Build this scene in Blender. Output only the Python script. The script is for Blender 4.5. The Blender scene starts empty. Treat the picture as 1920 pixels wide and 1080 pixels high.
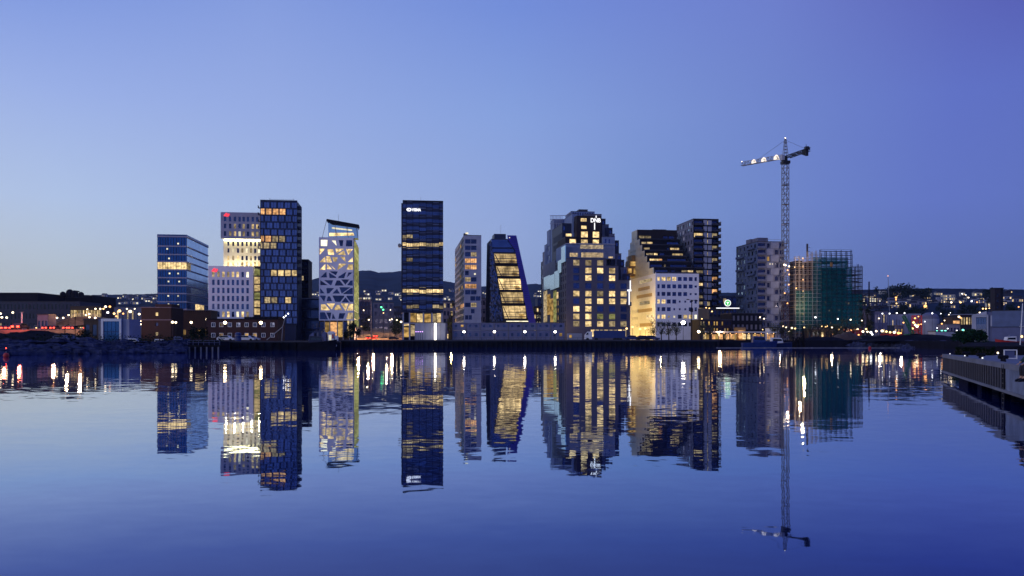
import bpy, math, random
from mathutils import Vector, noise
random.seed(7)
F, CX, HY, H = 1600.0, 960.0, 636.0, 2.7      # focal length in photo pixels, principal column, horizon row, eye height
GZ = 2.2                                       # quay level
COL = bpy.context.scene.collection
scene = bpy.context.scene

def X(px, D): return (px - CX) / F * D
def Z(py, D): return H + (HY - py) / F * D
def lin(r, g, b):
    f = lambda c: (c / 255 / 12.92) if c / 255 <= 0.04045 else ((c / 255 + 0.055) / 1.055) ** 2.4
    return (f(r), f(g), f(b), 1)

# ------------------------------------------------------------------ materials
def new_mat(name):
    m = bpy.data.materials.new(name); m.use_nodes = True
    nt = m.node_tree; nt.nodes.clear()
    out = nt.nodes.new('ShaderNodeOutputMaterial')
    return m, nt, out
def solid(name, col, rough=0.7, metal=0.0, var=0.25, scale=0.6, spec=0.4, stretch=(1, 1, 1)):
    m, nt, out = new_mat(name)
    b = nt.nodes.new('ShaderNodeBsdfPrincipled')
    b.inputs['Roughness'].default_value = rough; b.inputs['Metallic'].default_value = metal
    b.inputs['Specular IOR Level'].default_value = spec
    tc = nt.nodes.new('ShaderNodeTexCoord'); mp = nt.nodes.new('ShaderNodeMapping')
    mp.inputs['Scale'].default_value = stretch
    n = nt.nodes.new('ShaderNodeTexNoise'); n.inputs['Scale'].default_value = scale; n.inputs['Detail'].default_value = 5
    nt.links.new(tc.outputs['Object'], mp.inputs['Vector']); nt.links.new(mp.outputs[0], n.inputs['Vector'])
    r = nt.nodes.new('ShaderNodeValToRGB')
    c = col[:3]
    r.color_ramp.elements[0].position = 0.3; r.color_ramp.elements[1].position = 0.7
    r.color_ramp.elements[0].color = (*[max(0, v * (1 - var)) for v in c], 1)
    r.color_ramp.elements[1].color = (*[min(1, v * (1 + var)) for v in c], 1)
    nt.links.new(n.outputs['Fac'], r.inputs[0]); nt.links.new(r.outputs[0], b.inputs['Base Color'])
    nt.links.new(b.outputs[0], out.inputs[0])
    return m
def glass(name, col, rough=0.12, metal=0.85, var=0.35, scale=0.25):
    """coated facade glass: tinted mirror of the sky with slight pane-to-pane change"""
    m, nt, out = new_mat(name)
    b = nt.nodes.new('ShaderNodeBsdfPrincipled')
    b.inputs['Metallic'].default_value = metal; b.inputs['Roughness'].default_value = rough
    g = nt.nodes.new('ShaderNodeNewGeometry')
    v = nt.nodes.new('ShaderNodeTexVoronoi'); v.inputs['Scale'].default_value = scale
    nt.links.new(g.outputs['Position'], v.inputs['Vector'])
    oi = nt.nodes.new('ShaderNodeObjectInfo')
    bw = nt.nodes.new('ShaderNodeSeparateColor'); nt.links.new(v.outputs['Color'], bw.inputs[0])
    ad = nt.nodes.new('ShaderNodeMath'); ad.operation = 'ADD'
    nt.links.new(bw.outputs[0], ad.inputs[0]); nt.links.new(oi.outputs['Random'], ad.inputs[1])
    mr = nt.nodes.new('ShaderNodeMapRange'); mr.inputs[1].default_value = 0; mr.inputs[2].default_value = 2
    mr.inputs[3].default_value = 1 - var; mr.inputs[4].default_value = 1 + var
    nt.links.new(ad.outputs[0], mr.inputs[0])
    mx = nt.nodes.new('ShaderNodeMix'); mx.data_type = 'RGBA'; mx.blend_type = 'MULTIPLY'; mx.inputs[0].default_value = 1
    mx.inputs[6].default_value = (*col[:3], 1); nt.links.new(mr.outputs[0], mx.inputs[7])
    nt.links.new(mx.outputs[2], b.inputs['Base Color'])
    nt.links.new(b.outputs[0], out.inputs[0])
    return m
def lit(name, col, strength=1.0, var=0.6, scale=0.7, rnd=0.5):
    """a lit room behind a pane: uneven furniture, ceiling lights and blinds"""
    m, nt, out = new_mat(name)
    g = nt.nodes.new('ShaderNodeNewGeometry')
    mp = nt.nodes.new('ShaderNodeMapping'); mp.inputs['Scale'].default_value = (1, 0.3, 1.25)
    n = nt.nodes.new('ShaderNodeTexNoise'); n.inputs['Scale'].default_value = scale; n.inputs['Detail'].default_value = 3
    nt.links.new(g.outputs['Position'], mp.inputs[0]); nt.links.new(mp.outputs[0], n.inputs['Vector'])
    oi = nt.nodes.new('ShaderNodeObjectInfo')
    mr = nt.nodes.new('ShaderNodeMapRange'); mr.inputs[1].default_value = 0.35; mr.inputs[2].default_value = 0.65
    mr.inputs[3].default_value = strength * (1 - var); mr.inputs[4].default_value = strength * (1 + var * 0.5)
    nt.links.new(n.outputs['Fac'], mr.inputs[0])
    m2 = nt.nodes.new('ShaderNodeMapRange'); m2.inputs[3].default_value = 1 - rnd; m2.inputs[4].default_value = 1 + rnd * 0.5
    nt.links.new(oi.outputs['Random'], m2.inputs[0])
    mul = nt.nodes.new('ShaderNodeMath'); mul.operation = 'MULTIPLY'
    nt.links.new(mr.outputs[0], mul.inputs[0]); nt.links.new(m2.outputs[0], mul.inputs[1])
    e = nt.nodes.new('ShaderNodeEmission'); e.inputs['Color'].default_value = col
    nt.links.new(mul.outputs[0], e.inputs['Strength'])
    nt.links.new(e.outputs[0], out.inputs[0])
    m.cycles.emission_sampling = 'NONE'
    return m
def lamp_mat(name, col, strength, sampling=True):
    m, nt, out = new_mat(name)
    e = nt.nodes.new('ShaderNodeEmission'); e.inputs['Color'].default_value = col; e.inputs['Strength'].default_value = strength
    nt.links.new(e.outputs[0], out.inputs[0])
    if not sampling: m.cycles.emission_sampling = 'NONE'
    return m
M = {}
M['navy_glass'] = glass('navy_glass', (.018, .06, .21), .12, .9, .3, .22)
M['pale_glass'] = glass('pale_glass', (.42, .56, .7), .1, .9, .2, .2)
M['dark_glass'] = glass('dark_glass', (.03, .045, .12), .15, .85, .5, .3)
M['blue_glass'] = glass('blue_glass', (.045, .07, .19), .15, .85, .4, .3)
M['bay_glass'] = glass('bay_glass', (.07, .1, .26), .15, .85, .35, .3)
M['mint_glass'] = glass('mint_glass', (.42, .62, .66), .08, .9, .15, .1)
M['black_glass'] = glass('black_glass', (.02, .03, .06), .2, .8, .5, .3)
M['lit'] = lit('lit_room', (1.0, .71, .33, 1), 1.2, .62, .6, .55)
M['lit_white'] = lit('lit_room_white', (1.0, .9, .62, 1), 1.35, .3, .45)
M['lit_dim'] = lit('lit_room_dim', (1.0, .76, .42, 1), .42, .6)
M['lit_orange'] = lit('lit_room_orange', (1.0, .5, .2, 1), .95)
M['lit_amber'] = lit('lit_room_amber', (1.0, .6, .18, 1), .55, .7, .4)
M['lit_green'] = lit('lit_room_green', (.8, .78, .28, 1), .45, .6, .5)
M['lit_teal'] = lit('lit_room_teal', (.4, .85, .6, 1), .5, .6)
M['lit_bay'] = lit('lit_open_office', (1.0, .7, .32, 1), 1.1, .6, .4)
M['soffit'] = lamp_mat('lit_soffit', (1.0, .85, .45, 1), 10)
M['white'] = solid('white_panel', (.76, .77, .86), .6, 0, .06, .3)
M['greyw'] = solid('grey_panel', (.31, .325, .43), .6, 0, .12, .3)
M['midgrey'] = solid('mid_grey_panel', (.13, .13, .2), .6, 0, .15, .4)
M['redclad'] = solid('oxblood_cladding', (.032, .006, .01), .7, 0, .3, .6)
M['red_lit_steel'] = solid('steel_red_light_tint', (.09, .03, .025), .6, .2, .3, .8)  # steel with reddish lamplight put into its tint
M['bushgreen'] = solid('green_bush_leaf', (.010, .032, .018), .9, 0, .4, .9, .04)
M['goldpanel'] = solid('tan_blind', (.4, .3, .2), .7, 0, .1, .6)
M['street'] = solid('trampled_sandy_ground', (.2, .14, .09), .9, 0, .6, .18, .05)
M['rampc'] = solid('ramp_concrete', (.12, .11, .11), .85, 0, .25, .5, .1)
M['slate'] = solid('slate_grey_panel', (.075, .105, .22), .6, 0, .2, .5)
M['panelgrey'] = solid('pale_slate_panel', (.14, .19, .36), .6, 0, .15, .5)
M['taupe'] = solid('taupe_panel', (.085, .08, .125), .6, 0, .15, .4)
M['darkgrey'] = solid('dark_grey_panel', (.028, .028, .048), .6, 0, .2, .4)
M['navy'] = solid('navy_panel', (.006, .010, .05), .5, 0, .3, .4)
M['navy2'] = solid('navy_frame', (.008, .016, .07), .45, 0, .3, .4)
M['black'] = solid('black_panel', (.012, .012, .02), .6, 0, .3, .4, spec=.04)
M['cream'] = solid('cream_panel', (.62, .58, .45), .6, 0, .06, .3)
M['redbrick'] = solid('dark_red_cladding', (.014, .005, .009), .7, 0, .3, .6)
M['maroon'] = solid('maroon_cladding', (.014, .006, .011), .7, 0, .3, .6)
M['brown'] = solid('brown_timber', (.07, .042, .03), .7, 0, .3, 1.2, .3, (4, 4, .3))
M['conc'] = solid('concrete', (.16, .16, .19), .85, 0, .2, .5)
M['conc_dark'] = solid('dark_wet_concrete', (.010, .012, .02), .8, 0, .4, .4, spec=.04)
M['asphalt'] = solid('asphalt', (.05, .05, .055), .9, 0, .2, .2, spec=.04)
M['soil'] = solid('soil', (.010, .010, .018), .95, 0, .45, .12, spec=.04)
M['hill'] = solid('forest_hill', (.012, .024, .05), .95, 0, .5, .01, spec=.04)  # distance haze is partly put into this blue tint
M['rock'] = solid('shore_rock', (.034, .04, .085), .9, 0, .6, .7, spec=.04)
M['steel'] = solid('grey_steel', (.25, .25, .28), .5, .3, .15, 1)
M['steel_dark'] = solid('dark_steel', (.02, .02, .03), .5, .3, .2, 1)
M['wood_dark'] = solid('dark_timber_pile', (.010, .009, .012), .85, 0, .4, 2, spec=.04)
M['bluepaint'] = solid('blue_paint', (.015, .035, .16), .45, 0, .15, 1)
M['bluegrey'] = solid('blue_grey_cabin', (.085, .1, .22), .6, 0, .12, .8)
M['whitepaint'] = solid('white_paint', (.7, .7, .72), .5, 0, .08, 1)
M['redpaint'] = solid('red_paint', (.4, .02, .02), .5, 0, .15, 1)
M['greenpaint'] = solid('green_paint', (.03, .17, .06), .5, 0, .2, 1)
M['ochre'] = solid('ochre_boarding', (.35, .2, .07), .7, 0, .3, .6)
M['purple'] = solid('violet_blue_fin', (.03, .02, .32), .5, 0, .12, .5)
M['leaf'] = solid('dark_foliage', (.010, .02, .012), .9, 0, .5, .5, spec=.04)
M['leaf_y'] = solid('spring_foliage', (.07, .08, .03), .9, 0, .4, .6)
M['bark'] = solid('bark', (.03, .025, .022), .9, 0, .3, 2)
M['cloth_green'] = solid('dark_green_jacket', (.02, .05, .045), .85, 0, .25, 6)
M['cloth_dark'] = solid('dark_trousers', (.015, .015, .025), .85, 0, .25, 6)
M['skin'] = solid('skin', (.42, .25, .18), .55, 0, .05, 6)
M['hair'] = solid('brown_hair', (.04, .025, .018), .7, 0, .3, 20)
M['tyre'] = solid('tyre_rubber', (.015, .015, .015), .8, 0, .1, 3)
M['pierwood'] = solid('pier_deck', (.15, .16, .22), .8, 0, .25, .8, .3, (1, 6, 1))
M['pierconc'] = solid('pale_pier_concrete', (.15, .17, .24), .8, 0, .4, .9)
LW = (1, .78, .5, 1); LO = (1, .42, .13, 1); LC = (.95, .95, 1, 1); LR = (1, .04, .02, 1); LG = (.1, 1, .35, 1); LT = (.15, 1, .7, 1); LP = (.7, .35, 1, 1); LY = (1, .6, .22, 1)
for k, (c, s) in dict(W=(LW, 5.5), O=(LO, 3.2), C=(LC, 5), R=(LR, 12), G=(LG, 4), T=(LT, 4), P=(LP, 4), Y=(LY, 4)).items():
    M['lamp' + k] = lamp_mat('lamp_glow_' + {'W': 'warm', 'O': 'orange', 'C': 'cold', 'R': 'red', 'G': 'green', 'T': 'teal', 'P': 'violet', 'Y': 'yellow'}[k], c, s)
M['flood'] = lamp_mat('floodlight_glow', (1, .88, .75, 1), 22)
M['floodY'] = lamp_mat('warm_floodlight_glow', (1, .72, .42, 1), 18)
M['tube'] = lamp_mat('light_tube_glow', (1, .9, .7, 1), 7)
M['signw'] = lamp_mat('white_sign_glow', (.95, .95, 1, 1), 1.5, False)
M['signr'] = lamp_mat('red_sign_glow', (1, .06, .1, 1), 1.3, False)
M['signg'] = lamp_mat('green_sign_glow', (.04, .7, .12, 1), .9, False)
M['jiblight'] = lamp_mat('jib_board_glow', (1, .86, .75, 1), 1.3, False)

# ------------------------------------------------------------------ mesh builder
class MB:
    def __init__(s): s.v = []; s.f = []; s.m = []; s.mats = []; s.cur = 0
    def use(s, mat):
        if mat not in s.mats: s.mats.append(mat)
        s.cur = s.mats.index(mat); return s
    def face(s, pts):
        n = len(s.v); s.v += [tuple(p) for p in pts]; s.f.append(tuple(range(n, n + len(pts)))); s.m.append(s.cur); return s
    def box(s, x0, x1, y0, y1, z0, z1):
        n = len(s.v)
        s.v += [(x0, y0, z0), (x1, y0, z0), (x1, y1, z0), (x0, y1, z0), (x0, y0, z1), (x1, y0, z1), (x1, y1, z1), (x0, y1, z1)]
        for q in ((0, 3, 2, 1), (4, 5, 6, 7), (0, 1, 5, 4), (1, 2, 6, 5), (2, 3, 7, 6), (3, 0, 4, 7)):
            s.f.append(tuple(n + i for i in q)); s.m.append(s.cur)
        return s
    def prism(s, poly, y0, y1):
        """poly in (x, z), extruded along y"""
        n = len(s.v); k = len(poly)
        s.v += [(x, y0, z) for x, z in poly] + [(x, y1, z) for x, z in poly]
        s.f.append(tuple(range(n, n + k))); s.m.append(s.cur)
        s.f.append(tuple(range(n + 2 * k - 1, n + k - 1, -1))); s.m.append(s.cur)
        for i in range(k):
            j = (i + 1) % k
            s.f.append((n + i, n + k + i, n + k + j, n + j)); s.m.append(s.cur)
        return s
    def slab(s, poly, z0, z1):
        """poly in (x, y), extruded along z"""
        n = len(s.v); k = len(poly)
        s.v += [(x, y, z0) for x, y in poly] + [(x, y, z1) for x, y in poly]
        s.f.append(tuple(range(n + k - 1, n - 1, -1))); s.m.append(s.cur)
        s.f.append(tuple(range(n + k, n + 2 * k))); s.m.append(s.cur)
        for i in range(k):
            j = (i + 1) % k
            s.f.append((n + i, n + j, n + k + j, n + k + i)); s.m.append(s.cur)
        return s
    def tube(s, p, q, r, n=5, r2=None):
        p = Vector(p); q = Vector(q); r2 = r if r2 is None else r2
        d = (q - p)
        if d.length < 1e-6: return s
        d.normalize()
        a = d.orthogonal().normalized(); b = d.cross(a)
        k = len(s.v)
        for c, rr in ((p, r), (q, r2)):
            for i in range(n):
                t = 2 * math.pi * i / n
                s.v.append(tuple(c + a * math.cos(t) * rr + b * math.sin(t) * rr))
        for i in range(n):
            j = (i + 1) % n
            s.f.append((k + i, k + j, k + n + j, k + n + i)); s.m.append(s.cur)
        s.f.append(tuple(k + i for i in range(n - 1, -1, -1))); s.m.append(s.cur)
        s.f.append(tuple(k + n + i for i in range(n))); s.m.append(s.cur)
        return s
    def ball(s, c, r, n=8, m=5, sq=(1, 1, 1), jit=0):
        k = len(s.v)
        cx, cy, cz = c
        s.v.append((cx, cy, cz + r * sq[2]))
        for i in range(1, m):
            a = math.pi * i / m
            for j in range(n):
                t = 2 * math.pi * j / n
                q = r * (1 + random.uniform(-jit, jit))
                s.v.append((cx + q * sq[0] * math.sin(a) * math.cos(t), cy + q * sq[1] * math.sin(a) * math.sin(t), cz + q * sq[2] * math.cos(a)))
        s.v.append((cx, cy, cz - r * sq[2]))
        for j in range(n):
            s.f.append((k, k + 1 + j, k + 1 + (j + 1) % n)); s.m.append(s.cur)
            s.f.append((k + 1 + (m - 2) * n + (j + 1) % n, k + 1 + (m - 2) * n + j, k + 1 + (m - 1) * n)); s.m.append(s.cur)
            for i in range(m - 2):
                a = k + 1 + i * n
                s.f.append((a + j, a + n + j, a + n + (j + 1) % n, a + (j + 1) % n)); s.m.append(s.cur)
        return s
    def build(s, name, parent=None, mat=None, smooth=False):
        me = bpy.data.meshes.new(name); me.from_pydata(s.v, [], s.f)
        mats = s.mats or [mat]
        for mm in mats: me.materials.append(M[mm] if isinstance(mm, str) else mm)
        if s.mats: me.polygons.foreach_set('material_index', s.m)
        if smooth: me.polygons.foreach_set('use_smooth', [True] * len(me.polygons))
        me.update()
        o = bpy.data.objects.new(name, me); COL.objects.link(o)
        if parent: o.parent = parent
        return o
def mb(mat): return MB().use(mat)
def tag(o, label=None, cat=None, group=None, kind=None):
    if label: o['label'] = label
    if cat: o['category'] = cat
    if group: o['group'] = group
    if kind: o['kind'] = kind
    return o
def empty(name, label, cat, group=None, loc=(0, 0, 0), rz=0):
    o = bpy.data.objects.new(name, None); COL.objects.link(o); o.location = loc; o.rotation_euler = (0, 0, rz)
    o.empty_display_size = 1
    return tag(o, label, cat, group)
def struct(name, b, mat=None): return tag(b.build(name, None, mat), kind='structure')

ORD = ['leftmost', 'second', 'third', 'fourth', 'fifth', 'sixth', 'seventh', 'eighth', 'ninth', 'tenth', 'eleventh', 'twelfth', 'thirteenth', 'fourteenth', 'fifteenth', 'sixteenth', 'seventeenth', 'eighteenth', 'nineteenth', 'twentieth']

# ------------------------------------------------------------------ a building site: local frame whose front plane is the street line
ANG = math.atan(0.131)
class Site:
    def __init__(s, px, D=None, a=ANG, base=430.0, z=GZ):
        t = (px - CX) / F
        if D is None: D = base / (1 - 0.131 * t)
        s.o = Vector((t * D, D)); s.a = a; s.z = z; s.px = px; s.D = D
        s.r = Vector((math.cos(a), math.sin(a))); s.d = Vector((-math.sin(a), math.cos(a)))
    def root(s, name, label, cat, group=None):
        return empty(name, label, cat, group, (s.o.x, s.o.y, s.z), s.a)
    def lam(s, px, yo=0):
        v = Vector(((px - CX) / F, 1)); return (yo + s.o.dot(s.d)) / v.dot(s.d), v
    def x(s, px, yo=0):
        l, v = s.lam(px, yo); return l * v.dot(s.r) - s.o.dot(s.r)
    def zz(s, py, yo=0, px=None):
        l, v = s.lam(s.px if px is None else px, yo); return H + (HY - py) / F * l - s.z
    def y(s, px, xs):
        v = Vector(((px - CX) / F, 1)); l = (xs + s.o.dot(s.r)) / v.dot(s.r); return l * v.dot(s.d) - s.o.dot(s.d)

def P_front(y0): return lambda u, w, e: (u, y0 + e, w)
def P_left(x0): return lambda u, w, e: (x0 + e, u, w)
def P_right(x0): return lambda u, w, e: (x0 - e, u, w)
def holes_wall(b, P, u0, u1, w0, w1, holes, rec=0.35):
    """rectangle wall with recessed rectangular openings"""
    hs = [h for h in holes if h[1] > h[0] and h[3] > h[2]]
    us = sorted({u0, u1, *[min(max(h[i], u0), u1) for h in hs for i in (0, 1)]})
    ws = sorted({w0, w1, *[min(max(h[i], w0), w1) for h in hs for i in (2, 3)]})
    for i in range(len(us) - 1):
        run = None
        for j in range(len(ws) - 1):
            cu, cw = (us[i] + us[i + 1]) / 2, (ws[j] + ws[j + 1]) / 2
            inside = any(h[0] < cu < h[1] and h[2] < cw < h[3] for h in hs)
            if inside:
                if run is not None: b.face([P(us[i], run, 0), P(us[i + 1], run, 0), P(us[i + 1], ws[j], 0), P(us[i], ws[j], 0)]); run = None
            elif run is None: run = ws[j]
        if run is not None: b.face([P(us[i], run, 0), P(us[i + 1], run, 0), P(us[i + 1], ws[-1], 0), P(us[i], ws[-1], 0)])
    for h in hs:
        a, c, d, e = h[:4]
        for (p, q) in (((a, d), (c, d)), ((c, d), (c, e)), ((c, e), (a, e)), ((a, e), (a, d))):
            b.face([P(*p, 0), P(*q, 0), P(*q, rec), P(*p, rec)])
class Panes:
    """window panes of one building: each its own part, at most `cap`, the rest one stuff part"""
    def __init__(s, root, cap=96): s.root = root; s.n = 0; s.cap = cap; s.rest = MB()
    def add(s, P, h, rec=0.35, mull=0):
        a, c, d, e, mat = h[:5]
        b = s.rest.use(mat) if s.n >= s.cap else mb(mat)
        b.face([P(a, d, rec), P(c, d, rec), P(c, e, rec), P(a, e, rec)])
        if mull:
            b.use('darkgrey')
            for k in range(1, mull):
                u = a + (c - a) * k / mull
                b.face([P(u - .06, d, rec - .06), P(u + .06, d, rec - .06), P(u + .06, e, rec - .06), P(u - .06, e, rec - .06)])
        if s.n < s.cap:
            o = b.build('window', s.root)
            if mat.startswith('lit') and False: o['label'] = 'lit window'
        s.n += 1
    def done(s):
        if s.rest.f: tag(s.rest.build('window', s.root), kind='stuff')
def centred(cs, rs, w, h, matf, S, yo=0):
    """window grid from pixel column and row centres"""
    out = []
    for j, r in enumerate(rs):
        for i, c in enumerate(cs):
            m = matf(i, j)
            if m: out.append((S.x(c - w / 2, yo), S.x(c + w / 2, yo), S.zz(r + h / 2, yo), S.zz(r - h / 2, yo), m))
    return out
def mass(b, x0, x1, y0, y1, z0, z1, g=0.4):
    """core behind the recessed skins"""
    b.box(x0 + g, x1 - g, y0 + g, y1, z0, z1 - .02)
def plain(b, P, u0, u1, w0, w1): holes_wall(b, P, u0, u1, w0, w1, [])

# ================================================================== GROUND, WATER
front = [(-2600, 120), (-300, 132), (X(-60, 146), 146), (X(60, 152), 152), (X(150, 158), 158), (X(250, 168), 168), (X(345, 176), 176), (X(430, 196), 196), (X(432, 205), 205), (X(638, 205), 205),
         (X(640, 280), 280), (X(1345, 280), 280), (X(1350, 300), 300), (X(1600, 300), 300), (X(1700, 262), 262), (X(1770, 222), 222), (112, 214), (60, 112), (33.5, 64), (34.5, 60), (46, 40), (46, 20), (2600, 20)]
gp = front + [(9000, 9000), (-9000, 9000)]
g = mb('soil').slab(gp, -3, GZ)
struct('ground', g)
w = MB(); w.face([(-3000, -150, 0), (3000, -150, 0), (3000, 1200, 0), (-3000, 1200, 0)])
mw, nt, out = new_mat('harbour_water')
gl = nt.nodes.new('ShaderNodeBsdfGlossy'); gl.inputs['Roughness'].default_value = .02; gl.inputs['Color'].default_value = (.93, .98, 1, 1)
df = nt.nodes.new('ShaderNodeBsdfDiffuse'); df.inputs['Color'].default_value = (.0003, .002, .02, 1)
fr_ = nt.nodes.new('ShaderNodeFresnel'); fr_.inputs['IOR'].default_value = 1.42
cr_ = nt.nodes.new('ShaderNodeValToRGB')
WR = ((0, (.02, .03, .06)), (.233, (.15, .175, .33)), (.28, (.18, .225, .42)), (.394, (.40, .46, .63)), (.438, (.44, .54, .70)), (.67, (.84, .87, .90)), (1, (1, 1, 1)))
for i, (p, v) in enumerate(WR):      # grazing reflectance of deep blue harbour water
    e_ = cr_.color_ramp.elements[0] if i == 0 else (cr_.color_ramp.elements[1] if i == 1 else cr_.color_ramp.elements.new(p))
    e_.position = p; e_.color = (*v, 1)
pr = nt.nodes.new('ShaderNodeAddShader'); nt.links.new(fr_.outputs[0], cr_.inputs[0]); nt.links.new(cr_.outputs[0], gl.inputs['Color']); nt.links.new(df.outputs[0], pr.inputs[0]); nt.links.new(gl.outputs[0], pr.inputs[1])
geo = nt.nodes.new('ShaderNodeNewGeometry')
acc = None
for (sx, sy, sc, ax, ay, det) in ((1, 1.6, .045, .003, .0035, 2), (1, 2.4, .35, .003, .0095, 2), (1, 1.7, 1.7, .004, .011, 1)):
    mp = nt.nodes.new('ShaderNodeMapping'); mp.inputs['Scale'].default_value = (sx, sy, 1); mp.inputs['Rotation'].default_value = (0, 0, .2)
    nz = nt.nodes.new('ShaderNodeTexNoise'); nz.inputs['Scale'].default_value = sc; nz.inputs['Detail'].default_value = det
    nt.links.new(geo.outputs['Position'], mp.inputs[0]); nt.links.new(mp.outputs[0], nz.inputs['Vector'])
    sb = nt.nodes.new('ShaderNodeVectorMath'); sb.operation = 'SUBTRACT'; sb.inputs[1].default_value = (.5, .5, .5)
    nt.links.new(nz.outputs['Color'], sb.inputs[0])
    ml = nt.nodes.new('ShaderNodeVectorMath'); ml.operation = 'MULTIPLY'; ml.inputs[1].default_value = (ax * 2, ay * 2, 0)
    nt.links.new(sb.outputs[0], ml.inputs[0])
    if acc is None: acc = ml
    else:
        ad = nt.nodes.new('ShaderNodeVectorMath'); ad.operation = 'ADD'
        nt.links.new(acc.outputs[0], ad.inputs[0]); nt.links.new(ml.outputs[0], ad.inputs[1]); acc = ad
# calmer and rougher patches of water
pn = nt.nodes.new('ShaderNodeTexNoise'); pn.inputs['Scale'].default_value = .012; pn.inputs['Detail'].default_value = 3
mp = nt.nodes.new('ShaderNodeMapping'); mp.inputs['Scale'].default_value = (1, 2.5, 1)
nt.links.new(geo.outputs['Position'], mp.inputs[0]); nt.links.new(mp.outputs[0], pn.inputs['Vector'])
pm = nt.nodes.new('ShaderNodeMapRange'); pm.inputs[1].default_value = .35; pm.inputs[2].default_value = .65; pm.inputs[3].default_value = .5; pm.inputs[4].default_value = 1.5
nt.links.new(pn.outputs['Fac'], pm.inputs[0])
sc_ = nt.nodes.new('ShaderNodeVectorMath'); sc_.operation = 'SCALE'
nt.links.new(acc.outputs[0], sc_.inputs[0]); nt.links.new(pm.outputs[0], sc_.inputs['Scale'])
ad = nt.nodes.new('ShaderNodeVectorMath'); ad.operation = 'ADD'; ad.inputs[1].default_value = (0, 0, 1)
nt.links.new(sc_.outputs[0], ad.inputs[0])
nm = nt.nodes.new('ShaderNodeVectorMath'); nm.operation = 'NORMALIZE'; nt.links.new(ad.outputs[0], nm.inputs[0])
nt.links.new(nm.outputs[0], gl.inputs['Normal']); nt.links.new(nm.outputs[0], fr_.inputs['Normal']); nt.links.new(pr.outputs[0], out.inputs[0])
M['water'] = mw
struct('water', w, 'water')

# quay face with fender piles
q = empty('quay_wall', 'dark concrete harbour quay with vertical fender piles, below the container cabins', 'quay')
x0, x1 = X(640, 280), X(1345, 280)
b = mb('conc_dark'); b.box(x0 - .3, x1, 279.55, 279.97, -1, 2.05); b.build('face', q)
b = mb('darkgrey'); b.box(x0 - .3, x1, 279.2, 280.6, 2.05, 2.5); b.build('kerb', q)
for i in range(76):
    xx = x0 + 1 + i * (x1 - x0 - 2) / 75
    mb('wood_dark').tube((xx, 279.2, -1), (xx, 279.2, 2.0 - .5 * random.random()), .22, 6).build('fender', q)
q = empty('quay_wall', 'black nearer quay wall under the boats and red cladded building', 'quay')
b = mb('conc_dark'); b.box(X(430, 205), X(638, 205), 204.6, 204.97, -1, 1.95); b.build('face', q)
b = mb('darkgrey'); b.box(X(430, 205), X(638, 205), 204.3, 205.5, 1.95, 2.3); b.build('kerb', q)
for i in range(14):
    xx = X(436 + i * 15, 205); mb('wood_dark').tube((xx, 204.2, -1), (xx, 204.2, 1.9), .25, 6).build('fender', q)

# rocky shore left: one heap nobody could count
b = mb('rock')
for i in range(760):
    px = random.uniform(-60, 350); 
    k = min(max((px + 60) / 460, 0), 1); D0 = 146 + 32 * k
    t = random.random()
    D = D0 - 10 + t * 11
    r = random.uniform(.35, 1.0) * (1.2 if px < 200 else .8)
    zt = -.2 + t * (2.1 + .9 * noise.noise(Vector((px * .02, 3, 0)))) + .2
    b.ball((X(px, D), D, zt), r, 6, 4, (1.2, 1, .7), .25)
tag(b.build('rock_rubble'), 'dark boulders heaped along the left shore', 'rocks', kind='stuff')
b = mb('rock')
for i in range(420):
    px = random.uniform(1590, 1800)
    k = (px - 1590) / 210; D0 = 300 - 75 * k
    t = random.random(); D = D0 - 3 + t * 9
    b.ball((X(px, D), D, -.2 + t * 2.2), random.uniform(.3, .9), 6, 4, (1.3, 1, .6), .25)
tag(b.build('rock_rubble'), 'broken stone slope along the right shore', 'rocks', kind='stuff')
# scrub on the rocks and banks
b = mb('leaf')
for i in range(2600):
    px = random.uniform(-40, 420); D = 165 + random.random() * 40
    c = Vector((X(px, D), D, GZ + random.random() ** 2 * (1.4 + 1.0 * noise.noise(Vector((px * .03, 1, 0))))))
    a = Vector((random.uniform(-1, 1), random.uniform(-1, 1), random.uniform(-1, 1))) * .35
    c2 = Vector((random.uniform(-1, 1), random.uniform(-1, 1), random.uniform(-.3, 1))) * .35
    b.face([c, c + a, c + c2])
tag(b.build('undergrowth'), 'dark scrub growing on the bank above the left rocks', 'undergrowth', kind='stuff')

# ================================================================== HILLS
RID = [(-500, 548), (0, 553), (175, 553), (290, 551), (400, 548), (520, 545), (578, 526), (600, 520), (640, 512), (680, 507), (695, 507), (710, 511), (735, 510), (752, 508), (800, 514), (831, 527), (860, 531), (900, 537), (960, 536), (1003, 532), (1060, 536), (1150, 545), (1330, 549), (1480, 548), (1620, 543), (1700, 541), (1800, 541), (1920, 543), (2400, 540)]
def interp(tab, x):
    for (a, b_), (c, d) in zip(tab, tab[1:]):
        if a <= x <= c: return b_ + (d - b_) * (x - a) / (c - a)
    return tab[0][1] if x < tab[0][0] else tab[-1][1]
def ridge_D(px): return interp([(-500, 2200), (400, 2500), (560, 3900), (1020, 3900), (1250, 2400), (1500, 1500), (2400, 1300)], px)
def near_D(px): return interp([(-500, 800), (1000, 900), (1450, 620), (2400, 520)], px)
def hill_z(px, D):
    Dr = ridge_D(px); Dn = near_D(px)
    py = interp(RID, px)
    zr = Z(py, Dr) - GZ
    s = (D - Dn) / (Dr - Dn)
    if s <= 0: return GZ
    n = noise.noise(Vector((px * .03, D * .004, 0)))
    if s <= 1: return GZ + zr * (s ** 1.35) * (1 + .12 * n * (1 - s)) + (1.2 * noise.noise(Vector((px * .25, 0, 2))) * Dr / 1500 if s > .97 else 0)
    return GZ + zr * max(0, 1 - (s - 1) * 1.3)
b = mb('hill'); cols = list(range(-500, 2401, 5)); rows = 34; idx = {}
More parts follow.
